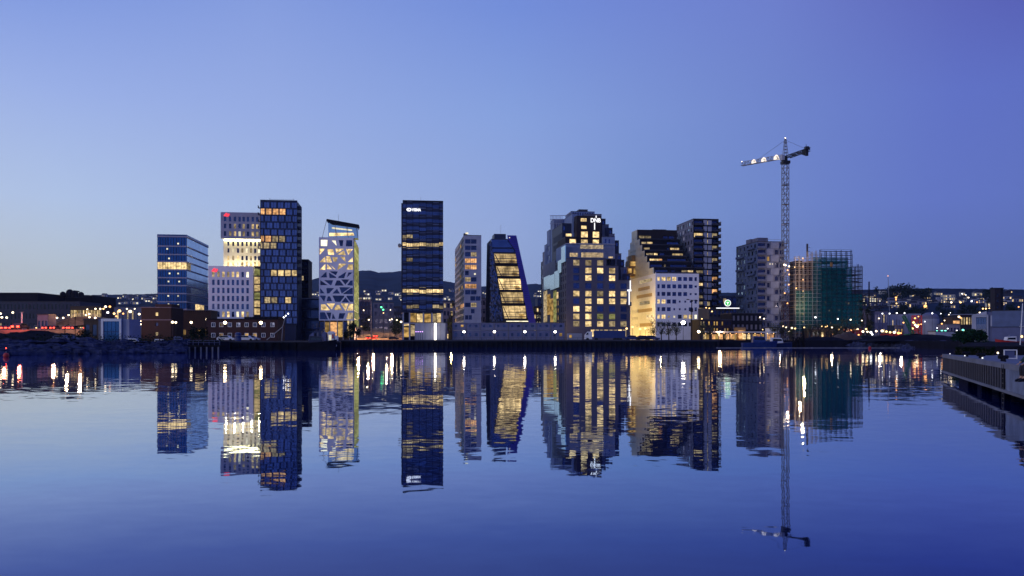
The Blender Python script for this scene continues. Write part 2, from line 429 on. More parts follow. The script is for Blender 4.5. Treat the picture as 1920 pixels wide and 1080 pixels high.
for i, px in enumerate(cols):
    Dr, Dn = ridge_D(px), near_D(px)
    for j in range(rows):
        s = j / (rows - 5) * 1.0 if j <= rows - 5 else 1 + (j - rows + 5) * .2
        D = Dn + (Dr - Dn) * s
        idx[i, j] = len(b.v); b.v.append((X(px, D), D, hill_z(px, D) - (.4 if j == 0 else 0)))
for i in range(len(cols) - 1):
    for j in range(rows - 1):
        b.f.append((idx[i, j], idx[i + 1, j], idx[i + 1, j + 1], idx[i, j + 1])); b.m.append(0)
tag(b.build('hills', smooth=True), kind='structure')

exec_parts = []
# ================================================================== BUILDING 1: blue glass office
S = Site(350); R = S.root('glass_office', 'blue glass office block with one fully lit floor, leftmost of the towers', 'office building')
x0, x1, dep = S.x(295), 0.0, S.y(391, 0)
ys = [444, 462, 477.5, 491, 506, 521, 535.5, 550.5, 566, 580]
zt, zb = S.zz(440), 0
b = mb('navy'); mass(b, x0, x1, 0, dep, 0, zt, .45)
b.use('greyw')
for i, yy in enumerate(ys):
    z = S.zz(yy); h = .28
    b.box(x0 - .1, x1 + .1, -.1, dep, z - h, z + h)
b.use('blue_glass'); b.box(x0, x1, 0, .4, S.zz(444) + .28, zt); b.box(x1 - .4, x1, .4, dep, S.zz(444) + .28, zt)
b.use('darkgrey')
for u in range(0, 12):
    xx = x0 + (x1 - x0) * u / 11; b.box(xx - .05, xx + .05, -.06, .1, S.zz(580), zt)
b.box(x0, x1, .05, .4, 0, S.zz(580) - .28)
b.build('wall', R)
pn_ = Panes(R)
for i in range(9):
    z1, z0 = S.zz(ys[i]) - .28, S.zz(ys[i + 1]) + .28
    for k in range(3):
        u0 = x0 + (x1 - x0) * k / 3 + .06; u1 = x0 + (x1 - x0) * (k + 1) / 3 - .06
        pn_.add(P_front(0), (u0, u1, z0, z1, 'lit' if i == 3 else 'navy_glass'), .3)
    for k in range(5):
        u0 = dep * k / 5 + .06; u1 = dep * (k + 1) / 5 - .06
        m = 'pale_glass' if k > 0 or i < 6 else 'navy_glass'  # pale sky reflection on this flank put into a lighter glass tint
        if i == 8 and k in (2, 3): m = 'lit'
        if i == 3 and k == 0: m = 'lit_dim'
        pn_.add(P_right(x1), (u0, u1, z0, z1, m), .3)
pn_.done()
for (px, py) in ((313.5, 467), (317, 485), (318, 513), (334, 513), (336, 528), (316, 528), (334, 555), (315.5, 555), (316, 571), (334, 572), (334, 457)):
    c = (S.x(px), -.12, S.zz(py)); mb('lit_white').box(c[0] - .35, c[0] + .35, -.1, 0.02, c[2] - .35, c[2] + .35).build('ceiling_light', R)

# slatted timber base building
S = Site(395, base=400); R = S.root('slatted_building', 'low brown building with vertical slats in front of the blue glass office', 'building')
x0, x1 = S.x(321), 0; zt = S.zz(583)
b = mb('maroon'); b.box(x0, x1, .4, 14, 0, zt)
b.use('brown')
for i in range(44):
    xx = x0 + (x1 - x0) * i / 43; b.box(xx - .09, xx + .09, 0, .35, S.zz(632), zt - (0 if i % 2 else .6))
b.use('darkgrey'); b.box(x0 - .2, x1 + .2, -.2, 14.2, zt, zt + .4)
b.build('wall', R)
for px in (330, 345, 372, 384):
    mb('lit_amber').box(S.x(px - 3), S.x(px + 3), .3, .38, S.zz(630), S.zz(618)).build('window', R)

# dark red block with small windows
S = Site(321, D=330, a=.05); R = S.root('red_block', 'dark red windowless looking block with two small lit openings, left of the slatted building', 'building')
x0 = S.x(265); zt = S.zz(577)
hs = centred([294], [589, 608, 626], 5, 6, lambda i, j: ['lit', 'dark_glass', 'lit_dim'][j], S)
b = mb('redbrick'); holes_wall(b, P_front(0), x0, 0, 0, zt, hs); mass(b, x0, 0, 0, 14, 0, zt); plain(b, P_right(0), .4, 14, 0, zt); plain(b, P_left(x0), .4, 14, 0, zt)
b.box(S.x(290), S.x(321), .5, 10, zt, S.zz(570))
b.use('midgrey'); b.box(x0 - .1, .1, -.12, 0, S.zz(600.5), S.zz(599)); b.box(x0 - .15, .15, -.2, 14, zt, zt + .25)
b.build('wall', R); p_ = Panes(R); [p_.add(P_front(0), h) for h in hs]; p_.done()

# ================================================================== BUILDING 2: white stacked blocks
S = Site(475); R = S.root('stacked_office', 'white office of stacked offset blocks with punched windows and red emblems', 'office building')
b = MB(); p_ = Panes(R, 97)
# bottom block
x0, x1, zt = S.x(390.5), 0, S.zz(500.5)
lit_rows = {0: {0: 'lit_dim', 1: 'lit_dim', 2: 'lit', 3: 'lit_dim', 4: 'lit', 5: 'lit', 6: 'dark_glass', 7: 'lit_white'}, 5: {2: 'lit', 3: 'lit', 5: 'lit_white', 6: 'lit', 7: 'lit_dim', 0: 'dark_glass'}}
hs = centred([400, 409.6, 418.8, 428, 436.8, 445.6, 455, 464.2], [515, 530, 545, 560, 575, 589.5], 4.6, 10, lambda i, j: lit_rows.get(j, {}).get(i, 'blue_glass'), S)
b.use('white'); holes_wall(b, P_front(0), x0, x1, 0, zt, hs); mass(b, x0, x1, 0, 18, 0, zt); plain(b, P_left(x0), .4, 18, 0, zt); plain(b, P_right(x1), .4, 18, 0, zt)
b.box(x0, x1, 0, 18, zt, zt + .3)
for h in hs: p_.add(P_front(0), h)
# middle block (washed by the soffit light)
yo = 7
x0, x1, z0, z1 = S.x(419, yo), S.x(491, yo), 0, S.zz(452, yo)
def mf(i, j):
    if j == 3: return 'lit' if i != 2 else 'lit_white'
    if j == 2: return ['lit', 'lit_dim', 'lit', 'dark_glass', 'dark_glass', 'lit_dim', 'dark_glass', 'dark_glass'][i]
    if j == 1: return ['dark_glass', 'lit_white', 'dark_glass', 'lit_dim', 'lit_white', 'lit_dim', 'dark_glass', 'lit_white'][i]
    return 'dark_glass'
hs = centred([428, 437.3, 446.2, 454.4, 462.5, 470.5, 478.5, 485.5], [457.6, 470, 484, 495.5], 4, 8.4, mf, S, yo)
b.use('cream'); holes_wall(b, P_front(yo), x0, x1, zt, z1, hs); mass(b, x0, x1, yo, 26, 0, z1); plain(b, P_left(x0), yo + .4, 26, zt, z1)
for h in hs: p_.add(P_front(yo), h)
# top block, cantilevered
yo2 = 2.5
x0, x1, z0, z1 = S.x(413.7, yo2), S.x(490, yo2), S.zz(447, yo2), S.zz(399.8, yo2)
def mf(i, j):
    if j == 1: return 'lit' if i in (6, 7) else ('lit_dim' if i in (2, 4) else 'dark_glass')
    if j == 2: return ['dark_glass', 'lit_dim', 'lit', 'lit_white', 'lit_dim', 'dark_glass', 'lit', 'lit_dim'][i]
    return 'blue_glass'
hs = centred([422, 431.5, 440.5, 449.3, 457, 465, 474, 482.3], [411.3, 424.5, 438.7], 4.4, 8.8, mf, S, yo2)
b.use('greyw'); holes_wall(b, P_front(yo2), x0, x1, z0, z1, hs); mass(b, x0, x1, yo2, 26, z0, z1); plain(b, P_left(x0), yo2 + .4, 26, z0, z1)
b.box(x0, x1, yo2, 26, z1, z1 + .3); b.box(x0, x1, yo2, 26, z0 - .15, z0)
for h in hs: p_.add(P_front(yo2), h)
mb('soffit').box(S.x(420, 6), S.x(490, 6), 5.6, 6.8, S.zz(451.8, 6), S.zz(448.6, 6)).build('soffit_light', R)
# lit stair strip
yo3 = 3
b.use('maroon'); b.box(S.x(475.6, yo3), S.x(490, yo3), yo3 + .4, 20, 0, S.zz(499, yo3))
for k, yy in enumerate([510, 525, 539.5, 554.5, 569, 583.5]):
    b.use('darkgrey'); b.box(S.x(476, yo3), S.x(489, yo3), yo3 - .1, yo3 + .4, S.zz(yy + 9, yo3), S.zz(yy + 6.8, yo3))
    p_.add(P_front(yo3), (S.x(477, yo3), S.x(487, yo3), S.zz(yy + 6.5, yo3), S.zz(yy - 6.5, yo3), 'lit' if k % 3 else 'lit_green'), .3)
b.build('wall', R); p_.done()
def emblem(cx, cz, y, w_, h_, root):
    """red winged emblem: two swept blades"""
    e = mb('signr')
    e.prism([(cx - w_ * .5, cz - h_ * .3), (cx - w_ * .1, cz + h_ * .5), (cx + w_ * .15, cz + h_ * .4), (cx - w_ * .05, cz - h_ * .1), (cx - w_ * .25, cz - h_ * .5)], y - .25, y - .05)
    e.prism([(cx + w_ * .05, cz - h_ * .1), (cx + w_ * .2, cz + h_ * .3), (cx + w_ * .5, cz + h_ * .25), (cx + w_ * .4, cz - h_ * .25)], y - .25, y - .05)
    e.prism([(cx - w_ * .2, cz - h_ * .5), (cx, cz - h_ * .2), (cx + w_ * .4, cz - h_ * .3), (cx + w_ * .25, cz - h_ * .55)], y - .25, y - .05)
    e.build('emblem', root)
emblem(S.x(425, yo2), S.zz(403.5, yo2), yo2, 2.9, 1.7, R)
emblem(S.x(402.5), S.zz(507), 0, 3.0, 1.8, R)

# ================================================================== BUILDING 3: dark navy tower with staggered bays
S = Site(557.5, base=424); R = S.root('navy_tower', 'tall dark navy tower of staggered square window bays with balconies on its edge', 'apartment tower')
x0, x1, zt, dep = S.x(488), 0, S.zz(377.5), S.y(566, 0)
b = mb('navy'); mass(b, x0, x1, 0, dep, 0, zt, .5); p_ = Panes(R, 98)
plain(b, P_right(x1), .5, dep, 0, zt); plain(b, P_left(x0), .5, dep, 0, zt)
rows_ = [378 + i * 12.72 for i in range(19)]
hs = []
def litnav(px, r):
    if r == 1: return 'lit_orange' if px < 517 else ('lit_orange' if 517 < px < 531 and random.random() < .9 else 'bay_glass')
    if r == 5: return 'lit_orange' if px < 516 else ('lit_dim' if px < 530 else 'bay_glass')
    if r == 6: return 'lit_dim' if px < 520 else 'bay_glass'
    if r == 10: return 'lit' if px > 509 else 'bay_glass'
    if r == 14: return 'lit_dim' if 498 < px < 524 else ('lit' if 534 < px < 545 else 'bay_glass')
    return 'bay_glass'
for r in range(18):
    yt, yb = rows_[r] + 1.6, rows_[r + 1] - .6
    off = [0, 5, 2, 7, 1, 4][r % 6]
    px = 489.5 + off * .8 - 8
    while px < 556:
        a, c = max(px, 489), min(px + 10.6, 556.5)
        if c - a > 3: hs.append((S.x(a), S.x(c), S.zz(yb), S.zz(yt), litnav((a + c) / 2, r)))
        px += 13.0
b.use('navy2'); holes_wall(b, P_front(0), x0, x1, S.zz(rows_[-1] + 1), zt, hs, .3)
b.box(x0, x1, -.3, .5, zt - .1, zt + .4)
for h in hs:     # raised frame lip round each bay
    b.box(h[0] - .22, h[1] + .22, -.45, -.01, h[3], h[3] + .2); b.box(h[0] - .22, h[0], -.45, -.01, h[2], h[3])
    b.box(h[1], h[1] + .22, -.45, -.01, h[2], h[3])
b.build('wall', R)
for h in hs: p_.add(P_front(0), h, .3, 2)
p_.done()
for r in range(18):   # balconies on the right edge, a few on the left
    z = S.zz(rows_[r + 1]); e = mb('navy')
    if r < 12:
        e.box(.0, 1.5, 1, 5.5, z, z + .2); e.use('darkgrey'); e.box(1.4, 1.5, 1, 5.5, z + .2, z + 1.3); e.box(.0, 1.5, 1, 1.08, z + .2, z + 1.3)
        e.build('balcony', R)
    if r < 4 or r in (6, 9):
        e = mb('darkgrey'); e.box(x0 - 1.2, x0, .2, 3, z, z + .15); e.box(x0 - 1.2, x0 - 1.1, .2, 3, z + .15, z + 1.2); e.build('balcony', R)
mb('steel').tube((x0 + 4, 3, zt), (x0 + 4, 3, zt + 1.8), .1).tube((x1 - 2, 3, zt), (x1 - 2, 3, zt + 1.8), .1).tube((x0 + 4, 3, zt + 1.2), (x1 - 2, 3, zt + 1.2), .06).build('roof_rail', R)

# dark glazed blocks tucked between building 3 and 4
def block(px0, px1, pt, D, dep_, wall, cat, name, label, rws=0, cls=0, glassm='dark_glass', litp=0.0, roof='darkgrey', a=ANG, fill=.6, group=None, littype='lit', top_extra=None, side=True, seed=None, z=GZ, rowsfill=.55, noreal=False, litset=None):
    rd = random.Random(seed if seed is not None else int(px0 * 7 + pt))
    S = Site(px0, D=D, a=a, z=z); R = S.root(name, label, cat, group)
    x1 = S.x(px1); zt = S.zz(pt)
    hs = []
    if rws and cls:
        fw, fh = x1 / cls, zt / rws
        for j in range(rws):
            for i in range(cls):
                m = glassm
                if (litset and (i, j) in litset) or (not litset and rd.random() < litp): m = littype if rd.random() < .7 else 'lit_dim'
                hs.append((fw * (i + .5 - fill / 2), fw * (i + .5 + fill / 2), fh * (j + .5 - rowsfill / 2), fh * (j + .5 + rowsfill / 2), m))
    b = mb(wall); holes_wall(b, P_front(0), 0, x1, 0, zt, hs, .2); mass(b, 0, x1, 0, dep_, 0, zt, .25)
    plain(b, P_left(0), 0, dep_, 0, zt); plain(b, P_right(x1), 0, dep_, 0, zt)
    b.build('wall', R)
    r = mb(roof); r.box(-.15, x1 + .15, -.15, dep_ + .15, zt, zt + .35)
    r.build('roof', R)
    p_ = Panes(R, 60)
    for h in hs: p_.add(P_front(0), h, .2)
    p_.done()
    return S, R, x1, zt
block(545, 578, 487, 455, 20, 'black', 'office building', 'dark_office', 'dark office block half hidden behind the navy staggered tower', 11, 4, 'dark_glass', .05, fill=.85, rowsfill=.6)
block(566, 599, 560, 440, 20, 'navy', 'office building', 'low_glass_office', 'low glass office with pale floor bands between the navy and the polygon window towers', 4, 2, 'dark_glass', .0, 'greyw', fill=.95, rowsfill=.75)

# ================================================================== BUILDING 4: polygon windows
S = Site(664); R = S.root('polygon_tower', 'white tower pierced by irregular polygon windows with a slanted roof canopy', 'office building')
x0, x1, zt, dep = S.x(598), 0, S.zz(447), S.y(673, 0)
zb = S.zz(601)
def clip(poly, nx, nz, d):
    out_ = []
    for i in range(len(poly)):
        a, c = poly[i], poly[(i + 1) % len(poly)]
        da, dc = a[0] * nx + a[1] * nz - d, c[0] * nx + c[1] * nz - d
        if da <= 0: out_.append(a)
        if da * dc < 0:
            t = da / (da - dc); out_.append((a[0] + (c[0] - a[0]) * t, a[1] + (c[1] - a[1]) * t))
    return out_
b = mb('white'); rd = random.Random(11); lines = [447, 465.5, 480, 493.5, 508, 523, 538, 553, 568, 584, 601]
nw = 0
for r in range(10):
    zt_, zb_ = S.zz(lines[r]), S.zz(lines[r + 1])
    n = 5 if r else 4
    pts = [(x0 + (x1 - x0) * (k + .5 + rd.uniform(-.42, .42)) / n, zb_ + (zt_ - zb_) * rd.uniform(.0, 1.0)) for k in range(n)]
    for k, p in enumerate(pts):
        cell = [(x0, zb_), (x1, zb_), (x1, zt_), (x0, zt_)]
        for q_ in pts:
            if q_ is p: continue
            nx, nz = q_[0] - p[0], q_[1] - p[1]; L = math.hypot(nx, nz); nx /= L; nz /= L
            cell = clip(cell, nx, nz, ((q_[0] + p[0]) * nx + (q_[1] + p[1]) * nz) / 2)
        # shrink
        cx = sum(c[0] for c in cell) / len(cell); cz = sum(c[1] for c in cell) / len(cell)
        sk = rd.uniform(.58, .86) if r else rd.uniform(.5, .7)
        win = [(cx + (c[0] - cx) * sk, cz + (c[1] - cz) * sk) for c in cell]
        if len(win) > 3 and rd.random() < .38:      # cut a corner: triangles and kites
            win.pop(rd.randrange(len(win)))
            cut = True
        else: cut = False
        # ring between cell and window: fan by nearest angles
        import mathutils.geometry as mg
        ring = mg.tessellate_polygon([[Vector((c[0], c[1], 0)) for c in cell], [Vector((c[0], c[1], 0)) for c in win]])
        allp = cell + win
        for t in ring: b.face([(allp[i][0], 0, allp[i][1]) for i in t])
        for i in range(len(win)):
            j = (i + 1) % len(win); b.face([(win[i][0], 0, win[i][1]), (win[j][0], 0, win[j][1]), (win[j][0], .5, win[j][1]), (win[i][0], .5, win[i][1])])
        m = 'lit_white' if r == 0 and k < 2 else ('lit' if r in (1, 2, 3, 8) else 'dark_glass')
        if r == 9 and k == n - 1: m = 'lit_dim'
        if r == 0 and k >= 2: m = 'dark_glass'
        mb(m).face([(c[0], .5, c[1]) for c in win]).build('window', R)
b.box(x0 + .02, x1 - .5, .6, dep, 0, zt - .02); b.box(x0, x0 + .02, 0, dep, zb, zt); b.box(x0, x1, .0, dep, zt, zt + .35)
b.use('greyw'); b.box(x1 - .45, x1, 0.0, .35, zb, zt)
b.use('brown'); b.box(x0, x1, .5, .58, 0, zb)
b.build('wall', R)
for k in range(11):      # glazed flank, its yellow-green washer light put in as emission
    mb('lit_green').box(x1 - .45, x1 - .05, .7, dep - .3, S.zz(lines[0] + 15 * (k + 1)) + .3, S.zz(lines[0] + 15 * k) - .2).build('window', R)
# crown: glass box and tilted canopy
c_ = mb('steel')
zc = S.zz(447)
fr = [(613, 447), (613, 420), (672, 424), (672, 447)]
gb = mb('pale_glass'); gb.prism([(S.x(615), zt + .35), (S.x(615), S.zz(418)), (S.x(671), S.zz(425)), (S.x(671), zt + .35)], 1.2, 10); gb.build('roof_glazing', R)
mb('lit').prism([(S.x(617), S.zz(443)), (S.x(617), S.zz(437)), (S.x(662), S.zz(436)), (S.x(664), S.zz(441))], 1.0, 1.15).build('window', R)
mb('lit_white').prism([(S.x(622), S.zz(429)), (S.x(622), S.zz(426)), (S.x(660), S.zz(430)), (S.x(660), S.zz(432.5))], 1.0, 1.15).build('window', R)
mb('black').prism([(S.x(613), S.zz(411.8)), (S.x(673), S.zz(421.5)), (S.x(671.5), S.zz(426.3)), (S.x(622), S.zz(420.5)), (S.x(612), S.zz(414.5))], -1.2, 9).build('canopy', R)
mb('steel').tube((S.x(613), -1, S.zz(413)), (S.x(604), 0, S.zz(447)), .12).build('strut', R)
for px in (628, 650, 668): mb('steel').tube((S.x(px), -.8, S.zz(424)), (S.x(px + 3), .4, S.zz(447)), .12).build('strut', R)
mb('steel').tube((S.x(634), 3, S.zz(414)), (S.x(634), 3, S.zz(400)), .06).build('antenna', R)
# lit lobby below
for i, (a, c, m) in enumerate(((600, 608, 'dark_glass'), (609, 618, 'lit_amber'), (619, 632, 'lit_orange'), (633, 643, 'lit_amber'), (644, 650, 'dark_glass'), (651, 655, 'lit'), (657, 661, 'lit_dim'))):
    mb(m).box(S.x(a), S.x(c), .38, .48, S.zz(632), S.zz(604 if i < 5 else 584)).build('window', R)
e = mb('steel')
for px in (608.5, 618.5, 632.5, 643.5, 656): e.tube((S.x(px), 0, 0), (S.x(px), 0, zb), .3, 6)
e.build('column', R)

# ================================================================== BUILDING 5: tall banded tower with sign
def text_part(txt, size, x, y, z, root, mat, depth=.12, sx=1.0, bold=0.0):
    cu = bpy.data.curves.new('lettering', 'FONT'); cu.body = txt; cu.size = size; cu.extrude = depth; cu.offset = bold
    o = bpy.data.objects.new('lettering_tmp', cu); COL.objects.link(o)
    bpy.context.view_layer.update()
    me = bpy.data.meshes.new_from_object(o.evaluated_get(bpy.context.evaluated_depsgraph_get()))
    bpy.data.objects.remove(o)
    for v in me.vertices: v.co = Vector((v.co.x * sx, -v.co.z, v.co.y))
    me.materials.clear(); me.materials.append(M[mat])
    t = bpy.data.objects.new('lettering', me); COL.objects.link(t); t.parent = root; t.location = (x, y, z)
    return t
S = Site(755); R = S.root('banded_tower', 'tall dark navy tower with staggered horizontal bands and a white roof sign', 'office tower')
x0, x1, zt = 0, S.x(831), S.zz(377); dep = 24
b = mb('navy'); b.box(x0, x1, .25, dep, S.zz(586), zt); b.box(S.x(752.5), x0, 3, dep, S.zz(586), S.zz(379))
cols_ = [755, 762, 774, 786, 799, 811, 823.5, 831]
rd = random.Random(5); p_ = Panes(R, 99); hs = []; extra = []
for r in range(14):
    yc = 391 + 14.6 * r - 8
    for k in range(7):
        o_ = rd.choice((-1, 0, 0, 1, 1.6)); m = 'blue_glass'; h_ = 6.2
        if r == 5 + 0 and k not in (4, 5): m = 'lit'
        if r == 11 and True: m = 'lit'
        if r == 4 and k in (0, 1): m = 'lit_dim'
        if r == 5 and k in (4, 5): m = 'lit_dim'
        if r == 7 and k in (1,): m = 'lit_dim'
        if r == 13 and k in (1, 2, 5, 6): m = 'lit_dim'
        hs.append((S.x(cols_[k]) + .05, S.x(cols_[k + 1]) - .05, S.zz(yc + 14.6 * 0 + o_ + h_ / 2 + 1.5), S.zz(yc + o_ - h_ / 2 + 1.5), m))
        for q_ in range(2):
            yy = yc + o_ + rd.choice((-6.5, 5.5, 7.2, 8)); extra.append((S.x(cols_[k]) + .1, S.x(cols_[k + 1]) - .1, S.zz(yy + .7), S.zz(yy - .7), 'lit_dim' if m == 'lit' and rd.random() < .6 else 'dark_glass'))
for h in hs: p_.add(P_front(0), h, .05, 3)
p_.done()
for h in extra:
    b.use(h[4] if h[4] != 'dark_glass' else 'panelgrey'); b.box(h[0], h[1], .1, .2, h[2] + .1, h[3] - .1)
b.use('black')
for c in cols_[1:-1]: b.box(S.x(c) - .12, S.x(c) + .12, .02, .2, S.zz(586), zt)
b.box(x0, x1, -.1, dep, zt, zt + .5)
b.use('black'); b.box(x0, x1, 1.4, dep, 0, S.zz(586)); b.build('wall', R)
e = mb('greyw')
for px in (756, 768, 794, 810, 829): e.box(S.x(px) - .35, S.x(px) + .35, .3, 1, 0, S.zz(586))
e.box(x0, x1, .3, 1.4, S.zz(607), S.zz(605)); e.build('column', R)
for (a, c, t_, u_, m) in ((769, 781, 587, 604, 'lit_amber'), (782, 793, 588, 604, 'lit'), (796, 808, 588, 604, 'lit_amber'), (811, 818, 588, 604, 'lit_dim'), (819, 827, 587, 604, 'lit'), (757, 767, 607, 611, 'lit'), (757, 767, 614, 632, 'lit_amber'), (770, 827, 609, 630, 'lit_dim')):
    mb(m).box(S.x(a), S.x(c), 1.25, 1.38, S.zz(u_), S.zz(t_)).build('window', R)
sg = mb('signw')
cx, cz = S.x(766.8), S.zz(393)
for rr0, rr1 in ((.55, 1.0),):
    for i in range(24):
        t0, t1 = i * math.pi / 12, (i + 1) * math.pi / 12
        sg.prism([(cx + 1.25 * math.cos(t0) * rr1, cz + math.sin(t0) * rr1 * .85), (cx + 1.25 * math.cos(t1) * rr1, cz + math.sin(t1) * rr1 * .85), (cx + 1.25 * math.cos(t1) * rr0, cz + math.sin(t1) * rr0 * .85), (cx + 1.25 * math.cos(t0) * rr0, cz + math.sin(t0) * rr0 * .85)], -.4, -.15)
sg.prism([(cx - .5, cz + .2), (cx + .9, cz - .5), (cx + .6, cz - .8), (cx - .7, cz - .1)], -.42, -.16)
sg.build('emblem', R)
text_part('VISMA', 2.0, S.x(772.3), -.3, S.zz(395.6), R, 'signw', .12, .80, .06)
mb('steel').tube((x0 - 1.5, 4, S.zz(458)), (x0 - 1.5, 8, S.zz(458)), .9, 8).build('maintenance_cradle', R)
mb('steel').tube((x0 + 9, 4, zt + .5), (x0 + 9, 4, zt + 3), .06).build('antenna', R)

# green-lit poplar between towers later; ================================================================== BUILDING 6: slim pale grey block
S = Site(870); R = S.root('slim_apartment_block', 'slim pale grey apartment block with stacked wide windows right of the banded tower', 'apartment building')
x1, zt, dep = S.x(902.5), S.zz(441.5), S.y(853, 0)
rows_ = [452.4, 464.4, 476.5, 488.5, 500.5, 511.7, 523.7, 536.3, 547.8, 559.4, 571.5, 583.3, 595]
hs = []
for j, y_ in enumerate(rows_):
    a, c = 872, 893.5
    m = 'dark_glass'
    if j == 5: a, c = 872, 879
    if j == 9: a, c = 882, 901
    if j == 11: a, c = 883, 890
    if j == 12: a, c = 872, 885
    if j in (3, 4, 7): m = 'lit_orange'
    if j in (2, 6): m = 'lit_dim'
    half = [(a, (a + c) / 2 - .3, m), ((a + c) / 2 + .3, c, m if j != 6 else 'dark_glass')] if c - a > 12 else [(a, c, m)]
    if j == 2: half[0] = (half[0][0], half[0][1], 'dark_glass')
    if j == 10: half[1] = (half[1][0], half[1][1], 'lit_dim')
    for (u, v_, mm) in half: hs.append((S.x(u), S.x(v_), S.zz(y_ + 4.2), S.zz(y_ - 4), mm))
b = mb('greyw'); holes_wall(b, P_front(0), 0, x1, 0, zt, hs, .6); mass(b, 0, x1, 0, dep, 0, zt, .65)
sh = []
for j in range(13):
    z = S.zz(447 + j * 11.95)
    for k in range(7):
        u0 = .65 + (dep - 1.2) * k / 7; sh.append((u0 + .5, u0 + dep / 7 - .7, z - 2.3, z - .3, 'lit_orange' if (j == 10 and k < 3) else ('lit_amber' if rd.random() < .06 else ('blue_glass' if rd.random() < .6 else 'pale_glass'))))
holes_wall(b, P_left(0), 0, dep, 0, zt, sh, .3); plain(b, P_right(x1), 0, dep, 0, zt)
b.use('darkgrey'); b.box(0, x1, 0, dep, zt, zt + .3)
b.box(0, S.x(876.5), .5, 4, zt + .3, S.zz(437)); b.build('wall', R)
p_ = Panes(R, 99); [p_.add(P_front(0), h, .6, 3) for h in hs]; [p_.add(P_left(0), h, .3) for h in sh]; p_.done()
mb('lit_white').box(.8, 2.2, .3, .48, zt + .8, zt + 1.6).build('lamp', R)
mb('lit_white').box(S.x(889), S.x(892), -.12, -.02, S.zz(515), S.zz(512)).build('lamp', R)

# ================================================================== BUILDING 7: slanted showcase block
S = Site(928); R = S.root('slanted_office', 'office block of five slanted brightly lit glass bays with violet blue side fin', 'office building')
z0 = 0
def pz(px, py, yo=0): return (S.x(px, yo), S.zz(py, yo))
b = mb('darkgrey'); b.prism([pz(922, 447), pz(965, 447), pz(998, 604), (S.x(998), 0), (S.x(919), 0), pz(919, 604)], 1.2, 24)
b.box(S.x(919.5), S.x(923), 10, S.y(917, S.x(919.5)), 0, S.zz(450))
b.use('blue_glass'); b.prism([pz(921, 449), pz(964, 449), pz(965, 463.5), pz(922.5, 463.5)], .3, 2)
b.use('navy'); b.prism([pz(922, 464), pz(966, 464), pz(967, 466), pz(922, 466)], 0, 2)
b.use('blue_glass'); b.prism([pz(923, 466), pz(966, 466), pz(968, 472.5), pz(924, 472.5)], .4, 2)
b.use('navy2'); b.box(S.x(926.7, 6), S.x(948.5, 6), 6, 16, S.zz(450, 6), S.zz(438.4, 6))
# rough cladding scales left of the bays
rd = random.Random(3)
for i in range(420):
    t = rd.random(); py = 455 + 148 * t; xr = 924 + (py - 475) * .155
    px = rd.uniform(917.8, max(919.5, xr - 1.0))
    b.use(rd.choice(('midgrey', 'slate', 'blue_glass', 'darkgrey', 'slate')))
    X_, Z_ = pz(px, py); b.prism([(X_, Z_), (X_ + .55, Z_ + .9), (X_ + .9, Z_ - .5)], .85 - rd.random() * .3, 1.3)
b.build('wall', R)
bays = [(475.5, 493), (499, 517.3), (522.5, 543), (547.5, 568.2), (573.5, 597)]
for k, (t, u) in enumerate(bays):
    l0 = lambda py: 926.5 + (py - 475) * .163
    l1 = lambda py: 968 + (py - 475) * .172
    mb('lit_bay').prism([pz(l0(t), t), pz(l1(t), t), pz(l1(u) - 2, u), pz(l0(u), u)], .55, .62).build('window', R)
    fr = mb('black')
    fr.prism([pz(l0(u) - 1, u), pz(l1(u) + 2, u), pz(l1(u) + 3, u + 4.5), pz(l0(u), u + 4.5)], -1.1, .7)
    fr.use('darkgrey')
    fr.tube((S.x(l0(t) + 1), .1, S.zz(t + 1)), (S.x(l0(u) + 7), .1, S.zz(u)), .22, 5)
    for q_ in range(1, 4):
        f_ = q_ / 4; a_, c_ = l0(t) * (1 - f_) + l1(t) * f_, l0(u) * (1 - f_) + l1(u) * f_
        fr.tube((S.x(a_), .35, S.zz(t)), (S.x(c_), .35, S.zz(u)), .1, 4)
    for q_ in (.25, .72, .86):
        yy_ = t + (u - t) * q_; fr.tube((S.x(l0(yy_) + (0 if q_ > .5 else 12)), .38, S.zz(yy_)), (S.x(l1(yy_) - (1 if q_ > .8 else 9)), .38, S.zz(yy_)), .14 if q_ < .8 else .3, 4)
    fr.tube((S.x(l0((t + u) / 2)), .35, S.zz((t + u) / 2)), (S.x(l1((t + u) / 2)), .35, S.zz((t + u) / 2)), .2, 4)
    fr.build('bay_frame', R)
    mb('lit_amber').prism([pz(l1(t) - 12, (t + u) / 2 + 3), pz(l1(t) - 2, (t + u) / 2 + 3), pz(l1(u) - 4, u - 1), pz(l1(u) - 14, u - 1)], .42, .5).build('furniture_glow', R)
mb('lit_white').prism([pz(949, 601), pz(993, 601), pz(993.5, 603), pz(949.5, 603)], -.2, -.1).build('window', R)
fn = mb('purple'); fn.prism([pz(951, 441.3), pz(967.5, 441.3), pz(1004, 606), pz(991, 606), pz(965, 468), pz(952.5, 450)], -1.2, -.2)
fn.use('steel_dark')
for i in range(40):
    py = 446 + i * 4; xx = 967.5 + (py - 441.3) * .2215 - 1; fn.box(S.x(xx - 9 - (1 if py < 470 else 0)), S.x(xx - .5), -1.28, -1.21, S.zz(py) - .06, S.zz(py) + .06)
fn.build('fin', R)
mb('lit_white').box(S.x(954), S.x(955.6), -1.5, -1.25, S.zz(446.5), S.zz(445)).build('lamp', R)
mb('steel').tube((S.x(939, 8), 8, S.zz(438, 8)), (S.x(939, 8), 8, S.zz(421, 8)), .06).build('antenna', R)

